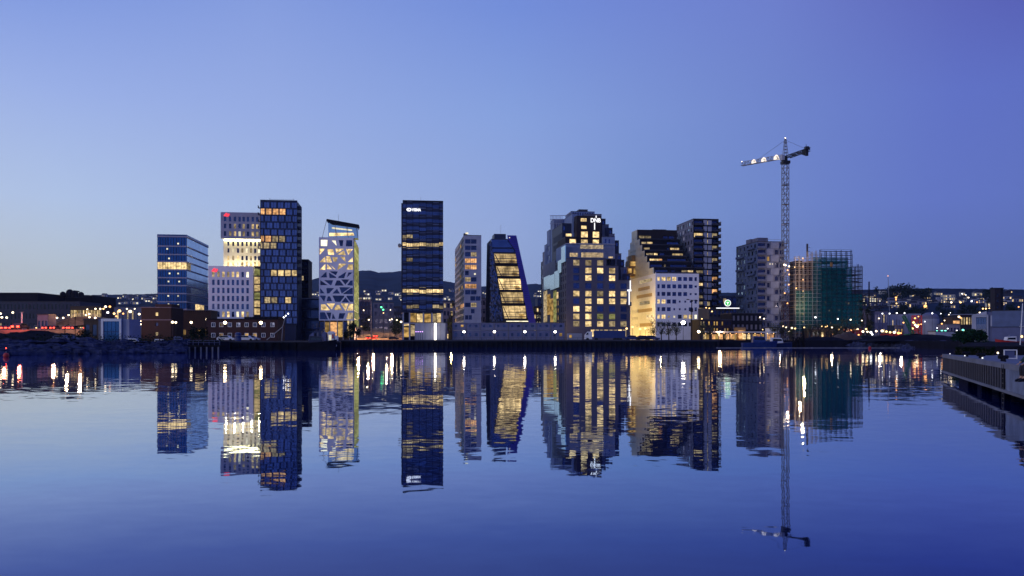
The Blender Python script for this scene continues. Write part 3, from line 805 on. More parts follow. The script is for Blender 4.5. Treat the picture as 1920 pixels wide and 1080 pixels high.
# ================================================================== BUILDING 8: big stepped block
S = Site(1062); R = S.root('stepped_office', 'largest stepped taupe office pile with glowing square windows and white sign letters', 'office building')
b = MB(); p_ = Panes(R, 99)
def tier(pl, pr_, pt, yo, dep_, mat, holes=(), z0=0.0, left=None):
    xl, xr, zt = S.x(pl, yo), S.x(pr_, yo), S.zz(pt, yo)
    b.use(mat); holes_wall(b, P_front(yo), xl, xr, z0, zt, holes, .3); mass(b, xl, xr, yo, yo + dep_, z0, zt, .35)
    holes_wall(b, P_left(xl), yo, yo + dep_, z0, zt, left or [], .3); plain(b, P_right(xr), yo, yo + dep_, z0, zt)
    b.use('darkgrey'); b.box(xl - .05, xr + .05, yo - .05, yo + dep_, zt, zt + .25)
    for h in holes: p_.add(P_front(yo), h, .3)
    for h in left or []: p_.add(P_left(xl), h, .3)
cs = [1080.7, 1103.3, 1125.5, 1147.8, 1169.3]; rs = [492.2, 506.7, 520.7, 535.6, 550.2, 564.4, 578.9, 593.3, 607]
tabl = ["DDD..", "BLLL.", "BlBl.", "BBBBB", "LLDLL", "BLLLL", "lLBBb", "LLGGb", "dLLdd"]
key = {'L': 'lit', 'l': 'lit', 'D': 'lit_dim', 'B': 'blue_glass', 'G': 'lit_green', 'b': 'dark_glass', 'd': 'lit_dim'}
def hsel(cols): return [h for h in centred(cs, rs, 11.4, 10.2, lambda i, j: key.get(tabl[j][i]) if i in cols else None, S)]
depth_all = S.y(1018.5, 0)
sideh = []
for j in range(9):
    for k in range(6):
        u0 = 1.5 + k * 5.2; z = S.zz(rs[j])
        sideh.append((u0, u0 + 2.6, z - 1.3, z + 1.3, 'lit_amber' if (k > 3 and j > 4) else 'blue_glass'))
tier(1062, 1137, 484.5, 0, 32, 'taupe', hsel((0, 1, 2)), 0, sideh)
tier(1137, 1159.5, 497.5, 0, 30, 'taupe', hsel((3,)))
tier(1159.5, 1181.5, 524.5, 0, 30, 'taupe', hsel((4,)))
# lit slatted tier
tier(1060, 1153, 457, 4, 26, 'panelgrey', [], S.zz(484.5, 4))
for (a, c, t_, u_, m) in ((1068, 1083, 474, 481, 'lit'), (1090, 1131, 473, 482, 'lit'), (1141, 1149, 480, 483, 'lit'), (1092, 1116, 467, 472, 'dark_glass'), (1088, 1131, 458.5, 466, 'lit_dim')):
    mb(m).box(S.x(a, 4), S.x(c, 4), 3.85, 3.93, S.zz(u_, 4), S.zz(t_, 4)).build('window', R)
sl = mb('greyw')
for i in range(40):
    xx = S.x(1061 + i * 2.33, 4); sl.box(xx - .07, xx + .07, 3.45, 3.7, S.zz(484, 4), S.zz(457.5 if 11 < i < 31 else 461.5, 4))
sl.box(S.x(1060, 4), S.x(1153, 4), 3.4, 3.75, S.zz(457.5, 4), S.zz(456, 4)); sl.build('screen', R)
w1 = lambda lst, yo: [(S.x(a, yo), S.x(c, yo), S.zz(u_, yo), S.zz(t_, yo), m) for (a, c, t_, u_, m) in lst]
tier(1081, 1127.5, 404.5, 8, 26, 'maroon', w1([(1089, 1100, 408.5, 414.5, 'lit'), (1090, 1100, 422.5, 428.5, 'lit'), (1089.5, 1102, 433.5, 444.5, 'lit'), (1089.5, 1102, 448.5, 455.5, 'lit'), (1111.5, 1123.5, 433.5, 444.5, 'lit'), (1111.5, 1123, 448.5, 455.5, 'lit')], 8))
tier(1060, 1081, 444.5, 7, 22, 'maroon', w1([(1068, 1080, 448, 458, 'lit')], 7))
tier(1054, 1081, 419.5, 16, 30, 'navy', w1([(1061, 1072, 438, 443, 'lit'), (1056, 1059.5, 424, 432, 'blue_glass')], 16), 0, [(17 + 3.2 * k, 18.6 + 3.2 * k, S.zz(448 + 16 * j, 16), S.zz(436 + 16 * j, 16), 'blue_glass') for k in range(8) for j in range(2)])
tier(1073, 1083, 400.5, 14, 22, 'panelgrey', w1([(1076, 1079, 415, 436, 'dark_glass')], 14))
tier(1071, 1115, 396.5, 22, 16, 'panelgrey', w1([(1074 + 4.5 * k, 1076 + 4.5 * k, 398, 403, 'dark_glass') for k in range(9)], 22)); tier(1085.5, 1102, 392.8, 26, 10, 'darkgrey'); tier(1097, 1128, 401, 14, 14, 'midgrey')
for i, (a, c, t_) in enumerate(((1127, 1135.5, 409.5), (1135, 1141.5, 420), (1141, 1148.5, 426.5), (1148, 1152.5, 437.5), (1150, 1160.5, 450), (1159, 1165, 474.5), (1164, 1170.5, 486.5), (1170, 1175.5, 500.5), (1174, 1181, 513))):
    tier(a - 6, c, t_, 14 - i * .8, 20, 'midgrey' if i % 2 else 'navy', w1([(c - 5.5, c - 2, t_ + 4, t_ + 10, 'blue_glass')], 14 - i * .8))
tier(1130, 1153, 443, 6, 10, 'panelgrey', w1([(1134, 1137, 447, 455, 'blue_glass'), (1141, 1144, 447, 455, 'blue_glass')], 6), S.zz(460, 6))
# rear-left terraces, lower towards the back
tier(1046, 1060, 430, 34, 18, 'panelgrey', [], 0, [(36 + 3 * k, 37.6 + 3 * k, S.zz(450 + 12 * j, 34), S.zz(444 + 12 * j, 34), 'blue_glass') for k in range(4) for j in range(4)])
tier(1038, 1060, 412, 46, 10, 'panelgrey', w1([(1040 + 4 * k, 1042 + 4 * k, 418, 450, 'blue_glass') for k in range(5)], 46))
tier(1030.5, 1052, 432, 58, 9, 'panelgrey', [], 0, [(59, 65, S.zz(470 + 18 * j, 58), S.zz(460 + 18 * j, 58), 'blue_glass') for j in range(4)])
tier(1025, 1050, 459, 66, 8, 'panelgrey', [], 0, [(67 + 2 * k, 68 + 2 * k, S.zz(490 + 18 * j, 66), S.zz(466 + 18 * j, 66), 'blue_glass') for k in range(3) for j in range(2)]); tier(1021, 1050, 473, 74, 7, 'midgrey'); tier(1018.4, 1050, 491, 80, 8, 'darkgrey', [], 0, [(81, 87, S.zz(505 + 18 * j, 80), S.zz(497 + 18 * j, 80), 'blue_glass') for j in range(5)])
zl = S.zz
# pale sky-mirroring glass terraces and gold-lit base along the flank
yy1 = lambda px: S.y(px, 0)
b.use('midgrey'); b.box(.05, 8, 32, yy1(1020), 0, S.zz(490, 40))
for (a, c, t_, u_) in ((1054, 1061.5, 462, 492), (1047.5, 1054, 488, 512), (1041, 1050, 508, 540), (1033, 1042, 515, 543), (1021, 1033, 518, 543)):
    yo_ = yy1(a); yn_ = yy1(c); zc_ = lambda py: H + (HY - py) / F * (S.D + (yo_ + yn_) / 2) - GZ
    mb('mint_glass').box(-.5, -.05, yn_, yo_, zc_(u_), zc_(t_)).build('glazing', R)
for i, (a, c, t_, u_, m) in enumerate(((1020, 1026, 546, 604, 'lit_dim'), (1026.5, 1032, 552, 590, 'lit_amber'), (1032.5, 1038, 560, 604, 'lit_amber'), (1038.5, 1043.5, 545, 604, 'lit_green'), (1044.5, 1047, 548, 560, 'lit'))):
    yo_ = yy1(a); yn_ = yy1(c); zc_ = lambda py: H + (HY - py) / F * (S.D + (yo_ + yn_) / 2) - GZ
    mb(m).box(-.3, -.06, yn_, yo_, zc_(u_), zc_(t_)).build('glazing', R)
# open roof pergola
pg = mb('greyw')
for i in range(9): pg.tube((S.x(1033 + i * 2.6, 44), 44, S.zz(432, 44)), (S.x(1033 + i * 2.6, 44), 44, S.zz(405, 44)), .16, 4)
for py in (405, 412, 420): pg.tube((S.x(1031, 44), 44, S.zz(py, 44)), (S.x(1062, 44), 44, S.zz(py - 1, 44)), .2, 4)
pg.tube((S.x(1060, 30), 30, S.zz(405, 30)), (S.x(1073, 22), 22, S.zz(396, 22)), .3, 4)
pg.build('pergola', R)
b.build('wall', R); p_.done()
text_part('DNB', 3.0, S.x(1106.8, 8), 7.5, S.zz(416, 8), R, 'signw', .12, .86, .05)
mb('signw').box(S.x(1113.6, 8), S.x(1115.2, 8), 7.3, 7.5, S.zz(430, 8), S.zz(417.6, 8)).build('light_bar', R)
mb('signw').box(S.x(1116.5, 8), S.x(1118, 8), 7.3, 7.5, S.zz(408, 8), S.zz(403.5, 8)).build('light_bar', R)
mb('signw').box(S.x(1178), S.x(1179.7), -1.0, -.8, S.zz(571), S.zz(545.3)).build('light_bar', R)
mb('signw').box(S.x(1180), S.x(1181.8), -1.0, -.8, S.zz(542.2), S.zz(525)).build('light_bar', R)
mb('signw').box(S.x(1175.3), S.x(1183), -1.0, -.8, S.zz(545.3), S.zz(542.2)).build('light_bar', R)
mb('taupe').box(S.x(1174), S.x(1183.5), -.8, 3, S.zz(573), S.zz(566)).build('sign_bracket', R)
# two storeys of glazed base
for i in range(8): mb('lit_dim' if i % 3 else 'lit').box(S.x(1108 + i * 8.5), S.x(1114.5 + i * 8.5), -.12, -.03, S.zz(631), S.zz(618)).build('window', R)

# ================================================================== BUILDING 9: white block washed by yellow light, with dark terraces above
S = Site(1229); R = S.root('white_office', 'white office block with rows of square windows, its left flank washed yellow', 'office building')
x1, zt, dep = S.x(1310.5), S.zz(513.5), 66.0
cs = [1234.9, 1244.2, 1254.2, 1264.4, 1274.7, 1285, 1295.2, 1304.6]; rs = [522.6, 536.6, 551, 565.2, 579.6, 593.7, 608]
tabl = ["LLLLbbbb", "bbbbbbbb", "bbbbbbbb", "LLbbbbbb", "bbbbbbbb", "LLlsbLLs", "ddddbbbb"]
small = {(6, 2), (7, 1), (7, 2), (4, 3), (5, 3), (6, 3), (3, 4), (4, 4), (5, 4), (2, 5), (3, 5)}
key = {'L': 'lit', 'b': 'blue_glass', 'l': 'lit_dim', 's': 'lit_white', 'd': 'dark_glass'}
hs = []
for j, r in enumerate(rs):
    for i, c in enumerate(cs):
        w_, h_ = (3.6, 3.8) if (i, j) in small else ((7.4, 7.4) if i else (4.6, 7.4))
        if i == 7: w_ = 4.6
        hs.append((S.x(c - w_ / 2), S.x(c + w_ / 2), S.zz(r + h_ / 2), S.zz(r - h_ / 2), key[tabl[j][i]]))
b = mb('white'); holes_wall(b, P_front(0), 0, x1, 0, zt, hs, .35)
sh = []
for j, r in enumerate(rs[:]):
    z = S.zz(r)
    sh.append((6 + 4 * (j % 2), 30 + 3 * (j % 3), z - .9, z + .9, 'lit_dim' if j in (0, 3) else 'goldpanel'))
    if j == 5: sh[-1] = (2.5, 16, z - 1, z + 1.2, 'lit')
    if j in (4, 5, 6):
        for k in range(5): sh.append((33 + k * 2.6, 34 + k * 2.6, z - .9, z + .9, 'dark_glass'))
holes_wall(b, P_left(0), 0, dep, 0, zt, sh, .25); plain(b, P_right(x1), 0, dep, 0, zt); mass(b, 0, x1, 0, dep, 0, zt)
b.box(0, x1, 0, dep, zt, zt + .3); b.box(0, .3, 0, .3, zt + .3, zt + .9)
b.build('wall', R); p_ = Panes(R, 99); [p_.add(P_front(0), h, .35, 2 if h[1] - h[0] > 1.5 else 0) for h in hs]; [p_.add(P_left(0), h, .25) for h in sh]; p_.done()
R = S.root('terraced_block', 'black stepped terraces with strip windows rising behind the white square window office', 'apartment building')
b = MB(); p_ = Panes(R, 99)
fy = [431.5, 449, 459.5, 470, 480.5, 491, 501.5, 513.4]; fo = [35.5, 30.3, 25.8, 21, 16.5, 12, 4]; fb = [45.7, 49, 53, 57, 60, 63, 65.9]
rd = random.Random(8)
seglit = {0: [(0.06, .2, 'lit_dim'), (.22, .36, 'lit_dim'), (.66, .78, 'dark_glass'), (.8, .94, 'blue_glass')], 1: [(.06, .18, 'lit_dim'), (.2, .33, 'lit'), (.68, .97, 'blue_glass')], 2: [(.06, .2, 'lit_dim'), (.62, .68, 'blue_glass'), (.7, .92, 'lit')],
          3: [(.06, .22, 'lit_dim'), (.24, .33, 'lit'), (.38, .5, 'blue_glass'), (.68, .94, 'lit')], 4: [(.08, .3, 'lit'), (.3, .38, 'lit_orange'), (.5, .95, 'blue_glass')], 5: [(.04, .32, 'blue_glass'), (.36, .4, 'lit_dim'), (.5, .9, 'blue_glass')], 6: [(.05, .34, 'blue_glass'), (.42, .52, 'dark_glass'), (.66, .78, 'lit_dim'), (.8, .93, 'lit')]}
for i in range(7):
    yo = fo[i]; z1 = S.zz(fy[i], yo, 1225); z0 = S.zz(fy[i + 1], fo[min(i + 1, 6)], 1225) if i < 6 else zt + .31
    if i == 6: z1 = max(z1, z0 + 2)
    hs = []
    for (a, c, m) in seglit[i]:
        hs.append((x1 * a, x1 * c, z0 + (z1 - z0) * .22, z0 + (z1 - z0) * (.62 if i else .45), m))
    b.use('maroon' if i < 1 else 'black'); holes_wall(b, P_front(yo), 0.4, x1, z0, z1, hs, .5); mass(b, 0.4, x1, yo, fb[i], z0, z1, .55); plain(b, P_right(x1), yo, fb[i], z0, z1)
    b.use('darkgrey'); b.box(.4, x1 + .1, yo - .1, fb[i], z1, z1 + .15); b.box(.6, x1, yo - 1.3, yo - 1.2, z0, z0 + 1.0)
    for h in hs: p_.add(P_front(yo), h, .5, 4)
    b.use('cream')
    lw = []
    for k in range(int((fb[i] - yo) / 2.6)):
        u = yo + 1 + k * 2.6
        if rd.random() < .6: lw.append((u, u + .9, z0 + .8, z0 + 2.2, 'dark_glass'))
    holes_wall(b, P_left(0), yo, fb[i], z0, z1, lw, .3); plain(b, P_front(yo), 0, .4, z0, z1)
    for h in lw: p_.add(P_left(0), h, .3)
b.use('maroon'); b.box(x1 * .42, x1 * .76, 37, 44, S.zz(431.5, 35.5, 1225), S.zz(429.5, 36, 1225))
b.build('wall', R); p_.done()
# golden brown cantilevered boxes in the gap
e = mb('ochre')
for (a, c, t_, u_) in ((1184.5, 1191, 479, 489), (1180, 1196, 489, 501), (1176, 1206, 501, 518)):
    yo = 38; e.box(S.x(a, yo) , S.x(c, yo), yo, yo + 8, S.zz(u_, yo), S.zz(t_, yo))
e.build('cantilever_box', R)
for (a, c, t_, u_, m) in ((1182, 1192, 491, 499, 'lit_amber'), (1178, 1184, 504, 512, 'lit_amber'), (1188, 1200, 503, 514, 'lit_amber'), (1201, 1204.5, 507, 513, 'lit')):
    mb(m).box(S.x(a, 38), S.x(c, 38), 37.8, 37.95, S.zz(u_, 38), S.zz(t_, 38)).build('window', R)

# ================================================================== BUILDING 11: dark residential tower
def resid(px, pl, pr_, pt, D, name, label, wall, sidewall, nf, colsf, litp, bottom, flankglass):
    S = Site(px, D=D); R = S.root(name, label, 'apartment tower')
    x1, zt = S.x(pr_), S.zz(pt); dep = S.y(pl, 0)
    b = MB(); p_ = Panes(R, 99); rd = random.Random(int(px))
    fh = (zt - bottom) / nf
    hs = []
    for j in range(nf):
        z = bottom + j * fh
        for (a, c) in colsf:
            m = 'dark_glass'
            if rd.random() < litp: m = rd.choice(('lit_orange', 'lit', 'lit_dim', 'lit_dim', 'lit_amber'))
            hs.append((x1 * a, x1 * c, z + .5, z + fh * .8, m))
    b.use(wall); holes_wall(b, P_front(0), 0, x1, 0, zt, hs, .6); mass(b, 0, x1, 0, dep, 0, zt, .65); plain(b, P_right(x1), 0, dep, 0, zt)
    sh = []
    b.use(sidewall)
    nk = 6
    for j in range(nf):
        z = bottom + j * fh
        for k in range(nk):
            u = dep * (k + .12) / nk + (dep / nk * .3 if j % 2 else 0)
            sh.append((u, min(u + dep / nk * rd.uniform(.35, .62), dep - .2), z + .4, z + fh * .72, rd.choice(flankglass)))
    holes_wall(b, P_left(0), 0, dep, 0, zt, sh, .3)
    b.use('darkgrey'); b.box(0, x1, 0, dep, zt, zt + .4)
    b.build('wall', R)
    for h in hs: p_.add(P_front(0), h, .6, 2)
    for h in sh: p_.add(P_left(0), h, .3)
    p_.done()
    return S, R, x1, zt, dep, fh
S, R, x1, zt, dep, fh = resid(1300, 1268.5, 1347.5, 411, 462, 'dark_apartment_tower', 'dark apartment tower with stacked balconies and orange lit rooms behind the white office', 'black', 'midgrey', 17, ((.03, .38), (.55, .66), (.74, .95)), .38, 8, ('pale_glass', 'black_glass', 'pale_glass', 'black_glass', 'white'))
e = mb('greyw')
for j in range(17):
    z = 8 + j * fh; e.box(x1 * .40, x1 * .54, -.12, -.01, z + .3, z + fh * .9); 
    if j > 3: e.box(x1 * .57, x1 * .72, -.12, -.01, z + .3, z + fh * .85)
e.build('cladding', R)
for j in range(17):
    z = 8 + j * fh
    e = mb('black'); e.box(x1 * .02, x1 * .4, -1.6, 0, z, z + .18); e.use('darkgrey'); e.box(x1 * .02, x1 * .4, -1.6, -1.52, z + .18, z + 1.15); e.build('balcony', R)
    e = mb('black'); e.box(x1 * .73, x1 + .8, -1.6, 0, z, z + .18); e.use('steel'); e.box(x1 + .7, x1 + .8, -1.6, 3, z + .18, z + 2.2); e.use('darkgrey'); e.box(x1 * .73, x1 + .8, -1.6, -1.52, z + .18, z + 1.15); e.build('balcony', R)
mb('maroon').box(-6, x1 + .3, -2.5, 4, 0, 9).build('podium', R)

# ================================================================== BUILDING 12: grey residential beside the crane
S, R, x1, zt, dep, fh = resid(1420, 1380.5, 1470, 453.5, 445, 'grey_apartment_tower', 'grey apartment tower of shifted panels and recessed balconies left of the crane mast', 'slate', 'slate', 14, ((.02, .3), (.36, .46), (.66, .78), (.84, .99)), .03, 3, ('pale_glass', 'blue_glass', 'pale_glass', 'black_glass', 'dark_glass'))
e = mb('panelgrey')
for j in range(14):
    z = 3 + j * fh
    if j % 2 == 0: e.box(x1 * .34, x1 * .6, -.25, -.01, z + .2, z + fh * 1.0)
    else: e.box(x1 * .5, x1 * .8, -.25, -.01, z + .2, z + fh * 1.0)
e.build('cladding', R)
for j in range(14):
    z = 3 + j * fh
    e = mb('slate'); e.box(x1 * .0 - .4, x1 * .32, -1.4, 0, z, z + .18); e.box(x1 * .0 - .4, x1 * .32, -1.4, -1.32, z + .18, z + 1.1); e.build('balcony', R)
    if j % 2: e = mb('slate'); e.box(x1 * .82, x1 + .5, -1.4, 0, z, z + .18); e.box(x1 * .82, x1 + .5, -1.4, -1.32, z + .18, z + 1.1); e.build('balcony', R)
    for k in range(2):
        if (j + k) % 2: e = mb('slate'); y0_ = dep * (.1 + .5 * k); e.box(-1.3, 0, y0_, y0_ + dep * .33, z, z + .15); e.box(-1.3, -1.22, y0_, y0_ + dep * .33, z + .15, z + 1.1); e.build('balcony', R)
mb('midgrey').box(S.x(1421, 5), S.x(1440, 5), 5, 12, zt + .4, S.zz(445.5, 5)).box(S.x(1410, 12), S.x(1424, 12), 14, 20, zt + .4, S.zz(447.5, 12)).build('roof_hut', R)
mb('lit_white').box(S.x(1442), S.x(1444.5), -.4, -.3, S.zz(496), S.zz(493.5)).build('work_light', R)
mb('lit_white').box(S.x(1447), S.x(1448.6), -.4, -.3, S.zz(495.5), S.zz(494)).build('work_light', R)
mb('steel').tube((x1 * .4, 2, zt + 1.6), (x1, 2, zt + 1.6), .07).tube((x1 * .4, 2, zt), (x1 * .4, 2, zt + 1.6), .07).tube((x1, 2, zt), (x1, 2, zt + 1.6), .07).build('roof_rail', R)

# low buildings between: dark pub with awning, green round sign, pale row
S_, R_, x_, z_ = block(1372, 1430, 588, 400, 14, 'black', 'building', 'low_dark_building', 'low black building with grid windows below the grey apartment tower', 3, 7, 'midgrey', .12, fill=.5)
block(1312, 1372, 600, 380, 12, 'redbrick', 'building', 'quayside_restaurant', 'dark red quayside building with strings of small lit windows under the dark tower', 3, 12, 'dark_glass', .5, fill=.5, littype='lit_amber')
S_, R_, x_, z_ = block(1330, 1375, 578, 420, 16, 'darkgrey', 'building', 'flat_roof_shop', 'dark flat roofed building carrying the green round sign', 3, 6, 'dark_glass', .15)
e = mb('signw'); e.box(S_.x(1343, -3), S_.x(1386, -3), -3.3, -3, S_.zz(578.4, -3), S_.zz(576.8, -3)); e.build('light_strip', R_)
mb('steel_dark').box(S_.x(1343, -3), S_.x(1388, -3), -3, 0, S_.zz(578.2, -3), S_.zz(577, -3)).build('canopy', R_)
e = mb('signg'); cx, cz = S_.x(1364, 2), S_.zz(568, 2)
poly = [(cx + 1.35 * math.cos(i * math.pi / 10), cz + 1.35 * math.sin(i * math.pi / 10)) for i in range(20)]
rg = empty('round_sign', 'round green glowing sign with pale ring on the flat roof', 'sign', None, (S_.o.x, S_.o.y, GZ), ANG)
e.prism(poly, 1.7, 2.0); e.build('disc', rg)
e = mb('signw')
for i in range(20):
    a, c = poly[i], poly[(i + 1) % 20]; s1 = 1.22
    e.prism([a, c, (cx + (c[0] - cx) * s1, cz + (c[1] - cz) * s1), (cx + (a[0] - cx) * s1, cz + (a[1] - cz) * s1)], 1.6, 2.0)
e.prism([(cx - .8, cz + .5), (cx + .8, cz + .5), (cx + .15, cz - .1), (cx + .15, cz - .9), (cx - .15, cz - .9), (cx - .15, cz - .1)], 1.5, 1.69); e.build('ring', rg)
mb('steel_dark').tube((cx, 2.2, z_ + .3), (cx, 2.2, cz), .15).build('post', rg)

R = empty('awning', 'long pale awning with warm light beneath it along the promenade', 'awning', None, (X(1316, 372), 372, GZ), 0)
L_ = X(1455, 372) - X(1316, 372)
b = mb('whitepaint'); b.prism([(0, 3.5), (L_, 3.3), (L_, 3.75), (0, 3.95)], -1.5, 1.5); b.build('canopy', R)
for i in range(10): mb('steel').tube((L_ * i / 9, -1.3, 0), (L_ * i / 9, -1.3, 3.5), .09, 5).build('post', R)
rd = random.Random(77)
for i in range(16):
    xx = L_ * (i + rd.uniform(.2, .8)) / 16; mb(rd.choice(('lit_orange', 'lit_amber', 'lit', 'lit_orange'))).box(xx - .7, xx + .7, 1.2, 1.4, .5, 2.7).build('window', R)
for i in range(12):
    xx = L_ * (i + .5) / 12; mb(rd.choice(('lampY', 'lampO', 'lampY'))).ball((xx, -1.0, 3.0), .16, 6, 4).build('lamp', R)
# ================================================================== scaffolded construction
S = Site(1491, D=440); R = S.root('scaffolded_building', 'building under construction wrapped in scaffolding with teal netting in its lower half', 'construction site')
m_, nt, out = new_mat('teal_netting')
d1 = nt.nodes.new('ShaderNodeBsdfDiffuse'); d1.inputs[0].default_value = (.003, .14, .21, 1)
tl = nt.nodes.new('ShaderNodeBsdfTranslucent'); tl.inputs[0].default_value = (.02, .25, .2, 1)
tr = nt.nodes.new('ShaderNodeBsdfTransparent'); a1 = nt.nodes.new('ShaderNodeMixShader'); a2 = nt.nodes.new('ShaderNodeMixShader')
nz = nt.nodes.new('ShaderNodeTexNoise'); nz.inputs['Scale'].default_value = .35; nz.inputs['Detail'].default_value = 4
tcx = nt.nodes.new('ShaderNodeTexCoord'); nt.links.new(tcx.outputs['Object'], nz.inputs['Vector'])
mr = nt.nodes.new('ShaderNodeMapRange'); mr.inputs[1].default_value = .3; mr.inputs[2].default_value = .7; mr.inputs[3].default_value = .25; mr.inputs[4].default_value = .7
nt.links.new(nz.outputs['Fac'], mr.inputs[0]); a1.inputs[0].default_value = .4
nt.links.new(d1.outputs[0], a1.inputs[1]); nt.links.new(tl.outputs[0], a1.inputs[2])
nt.links.new(mr.outputs[0], a2.inputs[0]); nt.links.new(tr.outputs[0], a2.inputs[1]); nt.links.new(a1.outputs[0], a2.inputs[2]); nt.links.new(a2.outputs[0], out.inputs[0])
M['net'] = m_
segs = [(1491, 1514.5, 484, 'maroon', 8), (1514.5, 1539, 474, 'maroon', 10), (1539, 1597, 470, 'darkgrey', 12), (1597, 1616, 498, 'darkgrey', 12)]
for k, (a, c, t_, mat, dd) in enumerate(segs):
    xa, xc, zt = S.x(a), S.x(c), S.zz(t_)
    core = mb(mat if k < 2 else 'navy'); nfl = int(zt / 3.4)
    if k != 3: core.box(xa + 2.2, xc - 1.5, 3, 3 + dd, 0, zt - (4 if k else 1) - (5 if k == 2 else 0))
    for j in range(nfl): core.use('conc_dark' if k > 1 else 'ochre'); core.box(xa + 1.6, xc - .6, 2, 4 + dd, j * 3.4, j * 3.4 + .3)
    core.build('floor_slabs', R)
    sc = mb('steel_dark' if k > 1 else 'steel')
    nv = max(3, int((xc - xa) / 2.6)); 
    for i in range(nv + 1):
        xx = xa + (xc - xa) * i / nv
        ht = zt + (random.uniform(-.5, 1.4))
        for yy in (0, 1.2): sc.tube((xx, yy, 0), (xx, yy, ht), .14, 4)
    for j in range(int(zt / 2.0)):
        z = 2.0 * (j + 1)
        sc.box(xa, xc, -.05, 1.15, z, z + .2 + .12 * (k == 3)); sc.tube((xa, 0, z + 1), (xc, 0, z + 1), .07, 4)
    for i in range(nv):
        xx = xa + (xc - xa) * i / nv; xn = xa + (xc - xa) * (i + 1) / nv
        for j in range(0, int(zt / 4) - 1, 2): sc.tube((xx, 0, 4.0 * j), (xn, 0, 4.0 * j + 4), .06, 4)
    if k in (0, 3):   # returning flank
        xs = xa if k == 0 else xc
        for i in range(6):
            for zz_ in range(int(zt / 2)): sc.tube((xs, i * 2.4, 0), (xs, i * 2.4, zt), .09, 4) if zz_ == 0 else sc.box(xs - .5, xs + .5, i * 2.4, i * 2.4 + 2.4, zz_ * 2.0, zz_ * 2.0 + .1)
    for j in range(int(zt / 2.0)): sc.box(xa, xc, -.62, -.5, 2.0 * (j + 1), 2.0 * (j + 1) + .16)
    for i in range(nv + 1): sc.box(xa + (xc - xa) * i / nv - .08, xa + (xc - xa) * i / nv + .08, -.68, -.56, 0, zt * (1 if i % 2 else .97))
    sc.build('scaffold', R)
nb = MB().use('net')
nb.box(S.x(1490.5), S.x(1522), .0 - .42, -.38, S.zz(621), S.zz(546)); nb.box(S.x(1522.2), S.x(1616), -.36, -.32, S.zz(612), S.zz(551)); nb.box(S.x(1546), S.x(1596), -.3, -.26, S.zz(551), S.zz(500)); nb.box(S.x(1524), S.x(1590), -.34, -.31, S.zz(500), S.zz(482)); nb.box(S.x(1524), S.x(1546), -.28, -.25, S.zz(551), S.zz(500))
nb.face([(S.x(1616.2), -.3, S.zz(612)), (S.x(1616.2), 12, S.zz(612)), (S.x(1616.2), 12, S.zz(551)), (S.x(1616.2), -.3, S.zz(551))])
nb.build('netting', R)
mb('steel_dark').tube((S.x(1517), 2, S.zz(480)), (S.x(1517), 2, S.zz(456)), .5, 4).tube((S.x(1516), 2, S.zz(470)), (S.x(1522), 2, S.zz(470)), .15, 4).tube((S.x(1517), 2, S.zz(462)), (S.x(1523), 2, S.zz(463)), .1, 4).build('hoist_mast', R)
for k, (px, py) in enumerate(((1508, 484), (1508, 499), (1508.5, 524), (1508.5, 546), (1508.5, 556), (1508.5, 566), (1508.5, 577), (1508.5, 588), (1509, 603), (1493, 500), (1495, 540), (1550, 566), (1589, 566), (1594, 568), (1558, 582), (1576, 581), (1560, 605), (1540, 600))):
    mb('lampY' if k < 11 else 'lit_amber').ball((S.x(px), 1.5, S.zz(py)), .42, 6, 4).build('work_light', R)
mb('ochre').box(S.x(1556), S.x(1560), -.6, -.4, S.zz(499), S.zz(491)).build('tarpaulin', R)

# ================================================================== TOWER CRANE
DC = 420.0; xm, zg_ = X(1472.5, DC), GZ
R = empty('tower_crane', 'tall lattice tower crane standing between the grey tower and the scaffolding', 'crane', None, (xm, DC, GZ), .12)
zj = Z(296, DC) - GZ
def lattice(b, p, q, w_, h_, n, r=.12, up=(0, 0, 1), tri=False):
    p, q = Vector(p), Vector(q); d = (q - p).normalized(); u = Vector(up); s = d.cross(u).normalized(); u = s.cross(d)
    def cn(t):
        c = p.lerp(q, t)
        if tri: return [c + s * w_ / 2, c - s * w_ / 2, c + u * h_]
        return [c + s * w_ / 2 + u * h_ / 2, c - s * w_ / 2 + u * h_ / 2, c - s * w_ / 2 - u * h_ / 2, c + s * w_ / 2 - u * h_ / 2]
    prev = cn(0); k = len(prev)
    for i in range(n):
        nx = cn((i + 1) / n)
        for j in range(k):
            b.tube(prev[j], nx[j], r, 4)
            b.tube(prev[j], nx[(j + 1) % k] if i % 2 else nx[j - 1], r * .7, 4)
            b.tube(nx[j], nx[(j + 1) % k], r * .75, 4)
        prev = nx
b = mb('steel'); lattice(b, (0, 0, 0), (0, 0, zj - 2.5), 2.6, 2.6, 34, .17, (0, 1, 0))
for k in range(8): b.box(-1.5, 1.5, -1.5, 1.5, (zj - 4) * (k + 1) / 9, (zj - 4) * (k + 1) / 9 + .25)
b.build('mast', R)
b = mb('red_lit_steel'); lattice(b, (0, 0, 1), (0, 0, 19), 2.75, 2.75, 8, .16, (0, 1, 0)); b.build('mast_base', R)  # lower mast: red glow of the lamps painted into the colour
